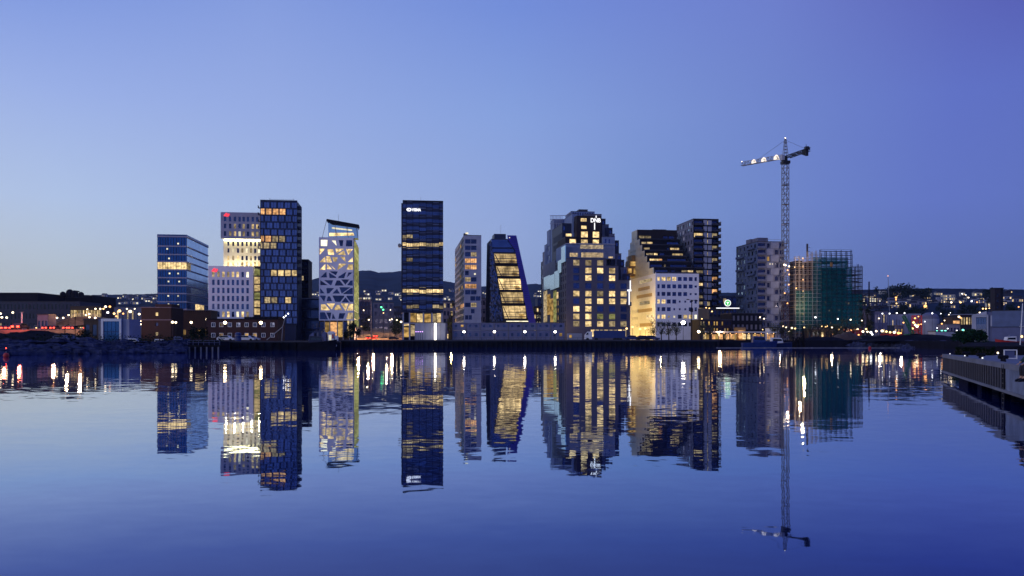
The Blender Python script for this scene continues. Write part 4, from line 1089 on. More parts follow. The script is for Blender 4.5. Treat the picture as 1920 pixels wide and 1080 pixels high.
# jib runs away from the viewer, counter-jib towards
ct, st = math.cos(-.12), math.sin(-.12)
def loc_(px, py, D): 
    wx_, wy_ = X(px, D) - xm, D - DC; return (wx_ * ct - wy_ * st, wx_ * st + wy_ * ct, Z(py, D) - GZ)
ratio = (HY - 296) / (HY - 311)
tip = loc_(1391, 311, DC * ratio); root_ = loc_(1466, 297.5, DC * 1.004)
b = mb('steel'); lattice(b, root_, tip, 1.8, 2.0, 12, .14, (0, 0, 1), True); b.build('jib', R)
ratio2 = (HY - 296) / (HY - 281)
ce = loc_(1515, 281, DC * ratio2 ** -1 * 1.0 if False else DC * (HY - 296) / (HY - 281))
b = mb('steel_dark'); lattice(b, loc_(1478, 294, DC), ce, 2.0, 1.2, 7, .16); b.build('counter_jib', R)
b = mb('steel_dark')
c = Vector(ce); dv = (Vector(loc_(1478, 294, DC)) - c).normalized()
for k in range(3): p = c + dv * (1.2 + 1.3 * k); b.box(p.x - .7, p.x + .7, p.y - .4, p.y + .4, p.z - 2.6 + k * .5, p.z + .7)
b.box(c.x - 1.5, c.x + .2, c.y - .9, c.y + .9, c.z + .4, c.z + 1.5); b.tube((c.x, c.y, c.z), (c.x + .3, c.y - 1.6, c.z + .9), .2, 4); b.tube((c.x - .9, c.y, c.z + 1.4), (c.x - .9, c.y, c.z + 2.6), .12, 4)
b.build('counterweight', R)
b = mb('steel_dark'); b.box(-1.8, 1.8, -1.8, 1.8, zj - 3, zj - 1.6); b.tube((0, 0, zj - 1.6), (0, 0, zj + .5), 1.1, 10); b.build('slewing_ring', R)
b = mb('greyw'); b.box(-2.6, -1.3, -2.2, .2, zj - 1.5, zj + 1.1); b.build('cab', R)
b = mb('steel')
top = (0, 0, Z(259.5, DC) - GZ)
for sx, sy in ((1, 1), (1, -1), (-1, 1), (-1, -1)): b.tube((sx * 1.1, sy * 1.1, zj), (sx * .25, sy * .25, top[2]), .15, 4)
for k in range(6):
    z = zj + (top[2] - zj) * (k + .5) / 6; w_ = 1.1 - .8 * (k + .5) / 6; b.box(-w_, w_, -w_, w_, z, z + .12)
b.box(-1.0, 1.0, -.15, .15, top[2] - 2, top[2] - 1.8)
b.build('tower_peak', R)
b = mb('steel_dark'); b.tube((0, 0, top[2] - .8), tuple(Vector(root_).lerp(Vector(tip), .75)), .06, 4).tube((0, 0, top[2] - .8), ce, .06, 4); b.build('tie_bar', R)
mb('lampW').ball((0, 0, top[2] + .2), .3, 6, 4).build('lamp', R)
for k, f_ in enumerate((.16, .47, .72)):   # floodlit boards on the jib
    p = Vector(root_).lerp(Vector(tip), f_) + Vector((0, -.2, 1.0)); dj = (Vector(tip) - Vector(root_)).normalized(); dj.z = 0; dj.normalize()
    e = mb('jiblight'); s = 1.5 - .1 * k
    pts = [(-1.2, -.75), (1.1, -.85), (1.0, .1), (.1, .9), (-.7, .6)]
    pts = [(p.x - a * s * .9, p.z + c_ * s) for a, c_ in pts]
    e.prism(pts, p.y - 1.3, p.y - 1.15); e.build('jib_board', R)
    e = mb('steel_dark'); e.tube((p.x - .3, p.y - 1.35, p.z - .2), (p.x + .1, p.y - 1.35, p.z + .4), .14, 4); e.tube((p.x + .1, p.y - 1.35, p.z + .4), (p.x + .5, p.y - 1.35, p.z - .2), .14, 4); e.build('board_mark', R)
mb('lampW').ball(tuple(Vector(tip) + Vector((0, 0, 2.2))), .22, 6, 4).build('lamp', R)
for (dx, py) in ((-1.4, 497), (1.2, 500), (0.4, 507), (1.2, 515), (-.6, 498), (1.0, 534), (-1.1, 550), (.3, 569)):
    mb('lampO' if py > 505 else 'lampW').ball((dx, -1.7, Z(py, DC) - GZ), .36, 6, 4).build('lamp', R)

exec_parts.append(1)
# ================================================================== LAMPS
NL = {}
def lamp(px, py, D, kind='W', r=.42, name='street_lamp', where='', zbase=None, arm=0, post=True, label=None):
    x, z = X(px, D), Z(py, D)
    r = r * .82
    zb = zbase if zbase is not None else (hill_z(px, D) if D > near_D(px) else GZ)
    if z < zb + .6: zb = z - 3
    R = empty(name, label or 'LAMP', 'lamp', None, (x, D, zb)); R['px'] = px; R['where'] = where
    if post:
        b = mb('steel_dark'); b.tube((arm, .0, 0), (arm, .0, z - zb - r * .5), .09, 5, .06)
        if arm: b.tube((arm, 0, z - zb - .3), (0, 0, z - zb + r * .7), .06, 4)
        b.build('pole', R)
    mat = {'F': 'flood', 'H': 'floodY'}.get(kind, 'lamp' + kind)
    mb(mat).ball((0, 0, z - zb), r, 8, 6, (1, 1, .85)).build('lamp_head', R)
    e = mb('steel_dark'); e.box(-r * .6, r * .6, -r * .6, r * .6, z - zb + r * .88, z - zb + r * 1.05); e.build('cap', R)
    NL.setdefault(where, []).append((px, R, kind))
    return R
G1 = 'beside the motorway ramp'
for px, py, k, r in ((1, 588, 'W', .5), (3.5, 595, 'W', .5), (12.6, 595.5, 'W', .5), (24, 586, 'W', .5), (107, 596, 'W', .45), (118.5, 596, 'W', .45), (128.6, 590.7, 'W', .4), (160.7, 590.7, 'W', .35), (167.4, 588.6, 'W', .45), (167.8, 594.8, 'W', .45), (178.5, 596, 'W', .5), (51, 615, 'Y', .3), (68, 615, 'Y', .35)):
    lamp(px, py, 340, k, r, where=G1)
G2 = 'behind the glass pavilion'
for px, py, k, r in ((163.7, 580, 'W', .35), (179, 579, 'W', .45), (188, 579, 'W', .45), (194, 579, 'Y', .45), (198, 575, 'W', .6), (202, 586, 'C', .6), (206, 575, 'O', .6), (214, 588, 'Y', .6), (218, 593, 'O', .5), (224, 583, 'Y', .8), (231, 588, 'O', .5), (238, 579, 'W', .4), (244, 584, 'W', .8), (252.5, 579, 'W', .35), (261, 589, 'W', .6), (248, 602.5, 'W', .8), (253, 611, 'Y', .5), (263, 602, 'W', .5), (263.5, 608, 'W', .5)):
    lamp(px, py, 360, k, r, where=G2)
G3 = 'before the slatted brown building'
for px, py, k, r in ((323.6, 604, 'W', .6), (329.7, 604.5, 'W', .5), (358.5, 604.5, 'W', .6), (386.6, 598.5, 'W', .4)):
    lamp(px, py, 300, k, r, where=G3)
lamp(422, 605, 260, 'H', .62, 'floodlight', label='left one of two dazzling floodlights in front of the red cladded building')
lamp(489, 605, 260, 'H', .62, 'floodlight', label='right one of two dazzling floodlights in front of the red cladded building')
G4 = 'left of the banded tower'
for px, py, k, r in ((681.8, 581.7, 'W', .4), (669, 600, 'Y', .4), (672, 596.6, 'Y', .4), (691.5, 599.6, 'W', .5), (730.7, 600, 'W', .4), (734.6, 598.6, 'W', .45), (744, 600, 'W', .45), (752, 603.5, 'W', .7), (732, 581, 'W', .35), (719, 587, 'Y', .4), (633, 614, 'W', .4), (617.5, 603, 'W', .4), (618, 608, 'W', .35)):
    lamp(px, py, 470 if px > 640 else 420, k, r, where=G4)
for px, py, lb in ((715, 576, 'upper green signal light above the street between two towers'), (718.5, 580.7, 'lower green signal light above the street between two towers')):
    lamp(px, py, 520, 'G', .7, 'signal_light', label=lb)
for i, px in enumerate((870, 927, 984, 1041)):
    lamp(px, 622, 296, 'F', .5, 'floodlight', label=['leftmost', 'second', 'third', 'rightmost'][i] + ' of four starry floodlights in front of the blue cabins', zbase=GZ)
for i, px in enumerate((780, 784, 788, 792)):
    lamp(px, 622, 296, 'P', .2, 'bollard_light', label=['leftmost', 'second', 'third', 'rightmost'][i] + ' of four violet lights in front of the pale hoarding', zbase=GZ)
R = empty('light_column', 'tall white glowing light column in front of the pale hoarding', 'lamp', None, (X(816, 297), 297, GZ))
mb('tube').tube((0, 0, .3), (0, 0, Z(606, 297) - GZ), .32, 8).build('tube', R); mb('steel_dark').tube((0, 0, 0), (0, 0, .3), .5, 8).build('foot', R)
G5 = 'below the yellow washed flank'
for px, py in ((1175, 616), (1186, 613), (1200, 617), (1210, 616)): lamp(px, py, 400, 'Y', .6, where=G5)
lamp(1281, 605, 330, 'F', 1.0, 'floodlight', label='brightest large floodlight before the white square window office')
lamp(1310, 622, 300, 'H', .6, 'floodlight', label='smaller warm floodlight right of the brightest one near the twin mast')
G6 = 'under the two apartment towers'
for px, py, k, r in ((1358, 606, 'W', .45), (1369, 606, 'W', .7), (1335, 584, 'Y', .4), (1324, 577, 'Y', .35), (1330, 578, 'Y', .35), (1316, 598, 'Y', .4), (1425, 595, 'W', .4), (1432.5, 597.5, 'W', .4), (1438, 622, 'Y', .35), (1430, 618, 'Y', .3), (1480, 622, 'W', .6), (1469, 612, 'W', .5), (1474, 613.5, 'W', .5), (1485, 615, 'W', .6), (1491, 616, 'Y', .5)):
    lamp(px, py, 390, k, r, where=G6)
G7 = 'before the scaffolded building'
for px, py, k, r in ((1529, 595, 'C', .5), (1571, 598, 'C', .4), (1595, 599.5, 'W', .45), (1541, 612, 'Y', .4), (1548, 613, 'Y', .45), (1551, 611, 'Y', .45), (1560, 614, 'W', .5), (1573, 618, 'Y', .45), (1577, 613, 'Y', .4), (1561.5, 626, 'O', .35), (1508, 614, 'Y', .4), (1616, 601, 'W', .35)):
    lamp(px, py, 400, k, r, where=G7)
G8 = 'in the low row behind the mound'
for px, py, k, r in ((1596, 619, 'O', .45), (1603, 618, 'Y', .5), (1608, 617, 'W', .55), (1618, 621.7, 'W', .65), (1624, 617, 'Y', .55), (1626.5, 622, 'W', .5), (1633, 623, 'C', .65), (1635.5, 627, 'C', .5), (1643, 621, 'W', .55), (1654, 620.5, 'W', .7), (1662, 621.7, 'Y', .6), (1669, 623, 'Y', .6), (1677, 623, 'W', .75), (1684.6, 624.6, 'O', .8), (1689, 624.6, 'O', .45), (1610, 628, 'O', .5)):
    lamp(px, py, 380, k, r, where=G8)
G9 = 'in the harbour yard'
for px, py, k, r in ((1648, 597, 'W', .4), (1654.5, 588, 'C', .4), (1668, 588, 'C', .4), (1681.5, 587, 'C', .45), (1696, 587, 'C', .4), (1694, 605, 'O', .5), (1715.6, 596.7, 'O', .6), (1713, 604.7, 'Y', .7), (1716, 609, 'W', .6), (1722, 609, 'O', .6), (1719.5, 612, 'W', .8), (1711, 616, 'Y', .6), (1727, 608, 'O', .4), (1734, 603, 'C', .35), (1748, 587.5, 'C', .45), (1722, 593.5, 'O', .4), (1766, 620.6, 'T', .6), (1772.5, 620.6, 'T', .6), (1805.6, 619, 'T', .7), (1756.7, 620.6, 'T', .4), (1794, 620, 'C', .45), (1757, 615, 'C', .3), (1777, 616, 'C', .35), (1798, 594, 'W', .6), (1801, 595.8, 'O', .5), (1771, 601, 'W', .35), (1766, 607, 'O', .5), (1779, 590, 'W', .3)):
    lamp(px, py, 420, k, r, where=G9)
G10 = 'on the right hillside'
for px, py, k, r in ((1680, 558, 'O', 1.3), (1680, 562, 'O', 1.0), (1681, 569, 'Y', .7), (1735, 574, 'O', 1.6), (1837, 586, 'W', .7), (1844, 589, 'W', .8), (1843, 578.7, 'Y', .8), (1848.6, 578.7, 'Y', .8), (1855, 578, 'Y', .6), (1898, 583.6, 'Y', .8), (1910, 575.5, 'O', .7), (1832, 566.7, 'O', .7), (1816, 558, 'W', .8), (1804, 550.6, 'C', .8), (1822, 564.8, 'C', .8), (1801, 567, 'Y', .9), (1783.7, 567, 'W', .9), (1764, 588, 'C', .5), (1782, 586.5, 'C', .4), (1811, 553, 'C', .5)):
    lamp(px, py, 700 if py > 562 else 900, k, r, where=G10)
for wh, L in NL.items():
    if not wh: continue
    L.sort(key=lambda t: t[0])
    cn = {'W': 'warm white', 'O': 'orange', 'C': 'cold white', 'R': 'red', 'G': 'green', 'T': 'teal', 'P': 'violet', 'Y': 'yellow', 'F': 'white', 'H': 'warm'}
    cnt = {}
    for px, R, k in L:
        i = cnt.get(k, 0); cnt[k] = i + 1
        R['label'] = f"{cn[k]} street lamp, " + ('first' if i == 0 else ORD[i]) + ' such from left, ' + wh
        R['group'] = 'street lamps ' + wh
for L in NL.values():
    for _, R, _k in L:
        for kk in ('px', 'where'):
            if kk in R: del R[kk]

# tall twin lamp post, dark, unlit
D = 285; R = empty('lamp_post', 'tall dark unlit twin arm lamp post on the quay before the white office', 'lamp', None, (X(1297, D), D, GZ))
zt = Z(563, D) - GZ
mb('black').tube((0, 0, 0), (0, 0, zt), .2, 6, .13).build('pole', R)
b = mb('black'); b.tube((-1.3, 0, zt + .2), (1.5, 0, zt - .1), .08, 4); b.box(-1.7, -.9, -.2, .2, zt + .1, zt + .4); b.box(1.0, 1.9, -.2, .2, zt - .3, zt + .05); b.box(-.3, .35, -.2, .2, zt - .5, zt + .1); b.build('lamp_arm', R)
b = mb('black'); b.box(-.45, .45, -.1, .1, Z(585, D) - GZ, Z(578, D) - GZ); b.build('sign_board', R)

# ================================================================== SMALL BUILDINGS ALONG THE FRONT
# red cladded building with white framed windows
S = Site(520, D=268, a=.03); R = S.root('red_warehouse', 'dark red two storey building with white framed windows before the stacked office', 'building')
x0 = S.x(386); zt = S.zz(599); z2 = S.zz(594)
xs = [400, 415, 431, 447, 462.5, 478, 494, 511]
hs = []
for j, y_ in enumerate((609, 628.5)):
    for i, c in enumerate(xs):
        if j == 1 and i in (3,): continue
        hs.append((S.x(c - 3), S.x(c + 3), S.zz(y_ + 3.3), S.zz(y_ - 3.3), ('lit_amber' if (j, i) in ((0, 1), (1, 1), (1, 4), (1, 5)) else 'dark_glass')))
b = mb('redclad'); holes_wall(b, P_front(0), x0, 0, 0, zt, hs, .15); mass(b, x0, 0, 0, 10, 0, zt, .2); plain(b, P_right(0), 0, 10, 0, zt); plain(b, P_left(x0), 0, 10, 0, zt)
b.build('wall', R)
for h in hs:
    o = mb(h[4]).face([(h[0], .15, h[2]), (h[1], .15, h[2]), (h[1], .15, h[3]), (h[0], .15, h[3])]).build('window', R)
    f = mb('whitepaint')
    for (a, c, d_, e_) in ((h[0] - .14, h[1] + .14, h[3], h[3] + .14), (h[0] - .14, h[1] + .14, h[2] - .14, h[2]), (h[0] - .14, h[0], h[2], h[3]), (h[1], h[1] + .14, h[2], h[3])): f.box(a, c, -.08, .05, d_, e_)
    f.box((h[0] + h[1]) / 2 - .03, (h[0] + h[1]) / 2 + .03, .02, .1, h[2], h[3])
    f.build('frame', o)
b = mb('black'); b.box(x0 - .3, .3, -.3, 10.3, zt, zt + .25); b.box(S.x(456), S.x(520), 1, 9, zt + .25, z2); b.build('roof', R)

# white framed glass pavilion
D = 185; S = Site(191, D=D, a=0.0); R = S.root('glass_pavilion', 'small glass pavilion in a thick white frame on the left shore', 'pavilion')
zb_, zt = 0, S.zz(597.5)
x1 = S.x(228.5)
b = mb('whitepaint'); b.box(0, x1, -.4, 0, S.zz(602.5), zt); b.box(0, x1, -.4, 0, 0, S.zz(640)); b.box(0, .45, -.4, 0, S.zz(640), S.zz(602.5)); b.box(x1 - .4, x1, -.4, 0, S.zz(640), S.zz(602.5)); b.build('frame', R)
for i in range(4):
    a, c = .45 + (x1 - .9) * i / 4, .45 + (x1 - .9) * (i + 1) / 4
    mb('navy_glass').box(a + .04, c - .04, -.1, -.02, S.zz(640), S.zz(622.5)).build('pane', R); mb('navy_glass').box(a + .04, c - .04, -.1, -.02, S.zz(621.5), S.zz(602.5)).build('pane', R)
b = mb('bluegrey'); b.box(S.x(183.5), 0, .3, 6, 0, zt - .1); b.box(0, x1, .05, 6, 0, zt - .05); b.use('greyw'); b.box(x1, S.x(241), .3, 6, 0, zt - .1); b.build('wall', R)
for px in (185, 188): mb('steel').box(S.x(px - .6), S.x(px + .6), .2, .28, .4, zt - .5).build('trim', R)
mb('bluegrey').box(S.x(183), S.x(255), -1, 6, -.2, .12).build('plinth', R)

# pale hoarding and container cabins
D = 300; S = Site(778, D=D, a=0); R = S.root('hoarding_box', 'pale flat hoarding box glowing behind the light column', 'site hut')
b = mb('greyw'); b.box(0, S.x(835), 0, 7, 0, S.zz(606)); b.build('wall', R)
b = mb('steel');
for i in range(7): b.box(S.x(778 + i * 9.5) - .06, S.x(778 + i * 9.5) + .06, -.08, 0, 0, S.zz(606))
b.box(0, S.x(835), -.1, 7.05, S.zz(606), S.zz(606) + .15); b.build('trim', R)
for i in range(8): mb('steel_dark').tube((S.x(797 + i * 4), 1, S.zz(606)), (S.x(797 + i * 4), 1, S.zz(602)), .04, 4).build('rail', R)
for lvl in (0, 1):
    for i in range(8):
        pa, pb = 848 + i * 26.4, 848 + (i + 1) * 26.4 - .6
        z0, z1 = (GZ + .1, Z(619.5, 303)) if lvl == 0 else (Z(619.2, 303), Z(605, 303))
        nm_ = ['leftmost', 'second', 'third', 'fourth', 'fifth', 'sixth', 'seventh', 'rightmost'][i]
        R = empty('container_cabin', f"blue grey container cabin, {nm_} in the {'lower' if lvl == 0 else 'upper'} row of site cabins", 'site cabin', 'stacked container cabins', (X(pa, 303), 303, z0))
        wid, ht = X(pb, 303) - X(pa, 303), z1 - z0 - .04
        wl, wh_ = wid * .62, wid * .82
        hs = [(wl, wh_, ht * .42, ht * .74, 'lit_amber' if (i == 0 and lvl) or (i == 7 and lvl == 0) else 'dark_glass'), (wid * .18, wid * .34, ht * .42, ht * .74, 'dark_glass')]
        b = mb('bluegrey'); holes_wall(b, P_front(0), 0, wid, 0, ht, hs, .1); b.box(.01, wid - .01, .15, 2.5, 0, ht); b.use('steel')
        for u in range(12): b.box(wid * u / 12 + .05, wid * u / 12 + .12, -.04, -.01, .1, ht * .38)
        b.use('midgrey'); b.box(0, wid, -.06, -.01, ht - .12, ht); b.box(0, .12, -.06, -.01, .0, ht - .12); b.box(wid - .12, wid, -.06, -.01, 0, ht - .12)
        b.build('wall', R)
        for h in hs: mb(h[4]).face([(h[0], .1, h[2]), (h[1], .1, h[2]), (h[1], .1, h[3]), (h[0], .1, h[3])]).build('window', R)
R = empty('safety_fence', 'thin steel guard rail running along the quay before the blue cabins', 'fence', None, (X(835, 285), 285, GZ))
L_ = X(1100, 285) - X(835, 285)
b = mb('steel_dark')
for i in range(32): b.tube((L_ * i / 31, 0, 0), (L_ * i / 31, 0, 1.1), .04, 4)
for z in (.5, 1.05): b.tube((0, 0, z), (L_, 0, z), .035, 4)
b.build('rail', R)

# ================================================================== VEHICLES
def car(px, D, z, rz, paint, label, group=None, lights=None, name='parked_car', s=1.0):
    R = empty(name, label, 'car', group, (X(px, D), D, z), rz)
    b = mb(paint)
    prof = [(-2.1, .3), (2.1, .3), (2.15, .75), (1.2, .88), (.65, 1.38), (-1.1, 1.42), (-1.9, .95), (-2.15, .8)]
    b.prism([(x_ * s, z_ * s) for x_, z_ in prof], -.85 * s, .85 * s); b.build('body', R)
    g_ = mb('black_glass')
    g_.prism([(x_ * s, z_ * s) for x_, z_ in ((1.02, .93), (.6, 1.32), (-1.05, 1.36), (-1.6, .98))], -.87 * s, .87 * s); g_.build('window', R)
    for sx in (-1.35, 1.35):
        for sy in (-.82, .82): mb('tyre').tube((sx * s, (sy - .1) * s, .33 * s), (sx * s, (sy + .1) * s, .33 * s), .33 * s, 10).build('wheel', R)
    if lights:
        for sy in (-.6, .6): mb(lights).box((2.12 if lights != 'lampR' else -2.2) * s, (2.22 if lights != 'lampR' else -2.1) * s, (sy - .25) * s, (sy + .25) * s, .5 * s, .85 * s).build('headlight' if lights != 'lampR' else 'tail_light', R)
    return R
car(462, 215, GZ, 0, 'whitepaint', 'white car parked on the near quay before the red building', 'cars on the quay')
car(472, 222, GZ, .1, 'greyw', 'grey car parked just right of the white car before the red building', 'cars on the quay')
car(424, 214, GZ, 0, 'whitepaint', 'white car parked at the left end of the near quay', 'cars on the quay')
for i, (px, pt) in enumerate(((1186, 'bluepaint'), (1206, 'navy2'), (1222, 'bluepaint'))):
    car(px, 292, GZ, .0, pt, ['blue car parked right behind the dark truck trailer', 'dark blue car second behind the truck trailer', 'blue car third behind the truck trailer, before the yellow flank'][i], 'cars on the quay', s=1.25)
for i, (px, z_) in enumerate(((4, 0), (13, 0), (21.5, 0), (39, .8), (89, 3), (104, 3.4), (128, 3.8), (138.5, 4), (166.7, 4.6))):
    R = car(px, 317, Z(618, 312), math.pi / 2, 'darkgrey', f"dark car with red tail lights on the motorway ramp, {ORD[i]} from the left", 'cars on the motorway ramp', 'lampR', 'driving_car', 1.05 if i != 3 else 1.7)
R = car(60, 300, GZ, -math.pi / 2, 'darkgrey', 'oncoming car with dazzling headlights below the motorway ramp', None, 'flood', 'driving_car', 1.5)
for i, (px, D) in enumerate(((691.8, 430), (705, 470), (722, 455), (738, 440), (700, 445))):
    car(px, D, GZ + (.2 + (i == 1) * 1.2), math.pi / 2 if i < 2 else .1, 'redpaint' if i == 4 else 'darkgrey', ['dark car with red tail lights lowest on the street between two towers', 'dark car with red tail lights higher up the street between two towers', 'dark car broadside in the middle of the street between two towers', 'dark car broadside near the banded tower foot', 'red car broadside on the street between two towers'][i], 'cars on the street between the towers', 'lampR' if i < 2 else None, 'driving_car', 1.2)

# truck
D = 292; R = empty('truck', 'long dark blue truck trailer with pale cab on the quay', 'truck', None, (X(1095, D), D, GZ))
L_ = X(1172, D) - X(1095, D)
b = mb('bluepaint'); b.box(L_ * .24, L_, -1.2, 1.2, .9, Z(620, D) - GZ); b.build('trailer', R)
b = mb('whitepaint'); b.prism([(0.2, .5), (L_ * .19, .5), (L_ * .19, 3.1), (1.3, 3.1), (.3, 2.0)], -1.2, 1.2); b.build('cab', R)
mb('black_glass').prism([(.5, 2.0), (1.4, 2.0), (1.4, 2.8), (.95, 2.7)], -1.22, -1.19).build('window', R)
for f_ in (.08, .3, .75, .82, .89):
    for sy in (-1.1, 1.1): mb('tyre').tube((L_ * f_, sy - .15, .5), (L_ * f_, sy + .15, .5), .5, 10).build('wheel', R)
R = empty('tool_container', 'pale green site container between the cabins and the truck', 'container', None, (X(1064, 296), 296, GZ))
b = mb('greyw'); b.box(0, 5, 0, 2.4, 0, 2.5); b.use('steel')
for i in range(14): b.box(i * .36 + .05, i * .36 + .18, -.05, 0, .1, 2.4)
b.build('wall', R); mb('lit_amber').box(.6, 1.5, -.1, -.06, 1.0, 2.0).build('window', R)

# ================================================================== BOATS
def boat(px, D, L, hull, label, cabin=True, mast=0, rz=0.0, z=-.2, cat='boat', group=None, h=1.0, cab='whitepaint'):
    R = empty('boat', label, cat, group, (X(px, D), D, z), rz)
    b = mb(hull); n = 10; W_ = L * .16
    sec = []
    for i in range(n + 1):
        t = i / n; w_ = W_ * (1 - max(0, (t - .45) / .55) ** 2.2) * (.8 + .2 * min(1, t * 4)); sh = h * (1 + .45 * t * t)
        sec.append([(-L / 2 + L * t, -w_, sh), (-L / 2 + L * (t * .95), -w_ * .6, 0), (-L / 2 + L * (t * .95), w_ * .6, 0), (-L / 2 + L * t, w_, sh)])
    for i in range(n):
        for j in range(3): b.face([sec[i][j], sec[i + 1][j], sec[i + 1][j + 1], sec[i][j + 1]])
        b.face([sec[i][3], sec[i + 1][3], sec[i + 1][0], sec[i][0]])
    b.face(sec[0]); b.build('hull', R)
    if cabin:
        c = mb(cab); c.prism([(-L * .22, h), (L * .16, h), (L * .1, h + L * .17), (-L * .2, h + L * .19)], -W_ * .6, W_ * .6); c.build('cabin', R)
        mb('black_glass').prism([(-L * .18, h + L * .08), (L * .11, h + L * .08), (L * .09, h + L * .14), (-L * .17, h + L * .15)], -W_ * .63, W_ * .63).build('window', R)
    if mast: mb('steel').tube((0, 0, h), (0, 0, h + mast), .06, 4).build('mast', R)
    return R
boat(252, 172, 5.2, 'bluegrey', 'small blue grey motorboat lying below the red block on the left shore', z=.9)
boat(302, 176, 5.5, 'greenpaint', 'small dark green boat beside the pile jetty on the left shore', z=.7)
boat(336, 178, 4.6, 'bluepaint', 'small blue boat under a pale cover left of the pile jetty', z=1.4, cab='bluegrey')
boat(596, 199, 9, 'black', 'dark blue work boat with tall wheelhouse moored at the near quay', mast=2.5, z=-.1, h=1.9, cab='navy')
boat(1425, 286, 12, 'bluepaint', 'blue harbour boat moored behind the floating boom', z=-.2, h=1.7, mast=3, cab='bluepaint')
boat(1458, 292, 11, 'navy2', 'dark low boat moored right of the blue harbour boat', z=-.2, h=1.4)
boat(1892, 150, 5.0, 'redpaint', 'red boat laid up behind the pier at the right', z=1.15, h=1.1, rz=math.pi, mast=1.2)
# jetty on piles
R = empty('pile_jetty', 'short timber jetty on six pale piles at the left shore', 'jetty', None, (X(352, 172), 172, 0))
L_ = X(412, 172) - X(352, 172)
mb('wood_dark').box(0, L_, 0, 3.5, 1.15, 1.5).build('deck', R)
for i in range(6): mb('conc').tube((.3 + (L_ - .6) * i / 5, .1, -1), (.3 + (L_ - .6) * i / 5, .1, 1.15), .17, 7).build('pile', R)
b = mb('bluegrey')
for z in (2.0, 2.45): b.tube((.1, 0, z), (L_, 0, z), .05, 4)
for i in range(7): b.tube((L_ * i / 6, 0, 1.5), (L_ * i / 6, 0, 2.45), .05, 4)
b.build('rail', R)
# derrick crane, tank, tarpaulins, hut on near quay
R = empty('derrick', 'slender tilted derrick crane with lights at its tip on the near quay', 'crane', None, (X(500, 207), 207, GZ))
p1 = (0, 0, .3); p2 = (X(530, 207) - X(500, 207), 0, Z(613, 207) - GZ); p3 = (X(536, 207) - X(500, 207), 0, Z(592, 207) - GZ)
mb('steel').tube(p1, p2, .1, 5).tube(p2, p3, .08, 5).tube((p2[0] - .2, 0, 0), p2, .09, 5).build('boom', R)
for dx, dz in ((0, 0), (.6, .5), (-.5, -.4)): mb('lampC').ball((p3[0] + dx, -.1, p3[2] + dz), .17, 6, 4).build('lamp', R)
R = empty('storage_tank', 'upright blue tank with domed lid standing on the near quay', 'tank', None, (X(446.5, 210), 210, GZ))
mb('bluepaint').tube((0, 0, 0), (0, 0, 1.9), .75, 14).ball((0, 0, 1.9), .75, 14, 6, (1, 1, .35)).build('shell', R); mb('steel').tube((0, 0, .5), (0, 0, .58), .79, 14).build('band', R); mb('steel').tube((0, 0, 1.4), (0, 0, 1.48), .79, 14).build('band', R)
for i, (pa, pb, h_, lb) in enumerate(((578, 592, 2.1, 'pale blue tarpaulin covered load left of the wheelhouse'), (600, 611, 2.3, 'pale blue tarpaulin covered load right of the wheelhouse'))):
    R = empty('covered_load', lb, 'load', None, (X(pa, 207), 207, GZ)); w_ = X(pb, 207) - X(pa, 207)
    mb('bluegrey').prism([(0, 0), (w_, 0), (w_, h_ * .9), (w_ * .6, h_), (w_ * .15, h_ * .7)], 0, 2).build('tarpaulin', R)
R = empty('winch_frame', 'dark steel winch frame with crossbars rising between the covered loads', 'winch', None, (X(596, 207), 207, GZ))
b = mb('navy2'); b.box(-.9, .9, 0, 1.4, 0, 2.6); b.tube((-1.3, .5, 3.0), (1.5, .5, 3.2), .3, 6); b.tube((-.3, .5, 2.6), (-.2, .5, 4.4), .22, 6); b.tube((-1.2, .5, 2.6), (-1.4, .5, 3.9), .12, 5); b.box(.3, 1.3, .2, .9, 2.6, 3.3); b.build('frame', R)
R = empty('kiosk', 'small white lit kiosk at the corner of the near quay', 'kiosk', None, (X(615, 207), 207, GZ))
b = mb('whitepaint'); b.box(0, 1.4, 0, 1.6, 0, 1.9); b.prism([(-.2, 1.9), (1.6, 1.9), (1.0, 2.4), (.2, 2.4)], -.15, 1.7); b.box(1.6, 2.3, .2, 1.2, 0, 1.3); b.build('wall', R)
mb('lit_white').box(.2, .8, -.06, -.01, .3, 1.5).build('window', R)
mb('redpaint').box(1.0, 1.35, -.06, -.01, .7, 1.7).build('sign_board', R)
# lights inside the quay recess below the kiosk
R = empty('mooring_buoy', 'pale mooring buoys hanging under the quay corner below the kiosk', 'buoy', None, (X(619, 203.5), 203.5, .9))
[mb('whitepaint').ball(c_, r_, 10, 7).build('float', R) for c_, r_ in (((0, 0, 0), .3), ((0, 0, .8), .25), ((1.2, .2, .3), .35))]
# dolphin piles and boom
R = empty('mooring_dolphin', 'black timber mooring dolphin of leaning piles in front of the scaffolding', 'mooring post', None, (X(1499, 276), 276, 0))
b = mb('wood_dark')
for i in range(9):
    dx, dy = (i % 3 - 1) * 1.3, (i // 3 - 1) * .8; b.tube((dx * 1.3, dy, -1), (dx * .7, dy * .6, 2.5 + (i * 37 % 5) * .25), .3, 6, .22)
b.tube((1.6, 0, -1), (1.0, 0, Z(612, 276)), .55, 7, .25); b.tube((-2.1, 0, -1), (-2.0, 0, 3.4), .28, 6); b.box(-2.2, 1.7, -.8, -.6, .8, 1.1); b.box(-2.2, 1.7, -.8, -.6, 2.0, 2.3)
b.build('pile', R)
R = empty('floating_boom', 'long thin pale boom floating on the water before the right shore', 'boom', None, (X(1345, 262), 262, 0))
L_ = X(1700, 262) - X(1345, 262)
mb('conc').tube((0, 0, .05), (L_, 0, .05), .1, 6).build('pipe', R)
for i in range(9): mb('conc').tube((L_ * i / 8 - .3, 0, .06), (L_ * i / 8 + .3, 0, .06), .16, 6).build('float', R)
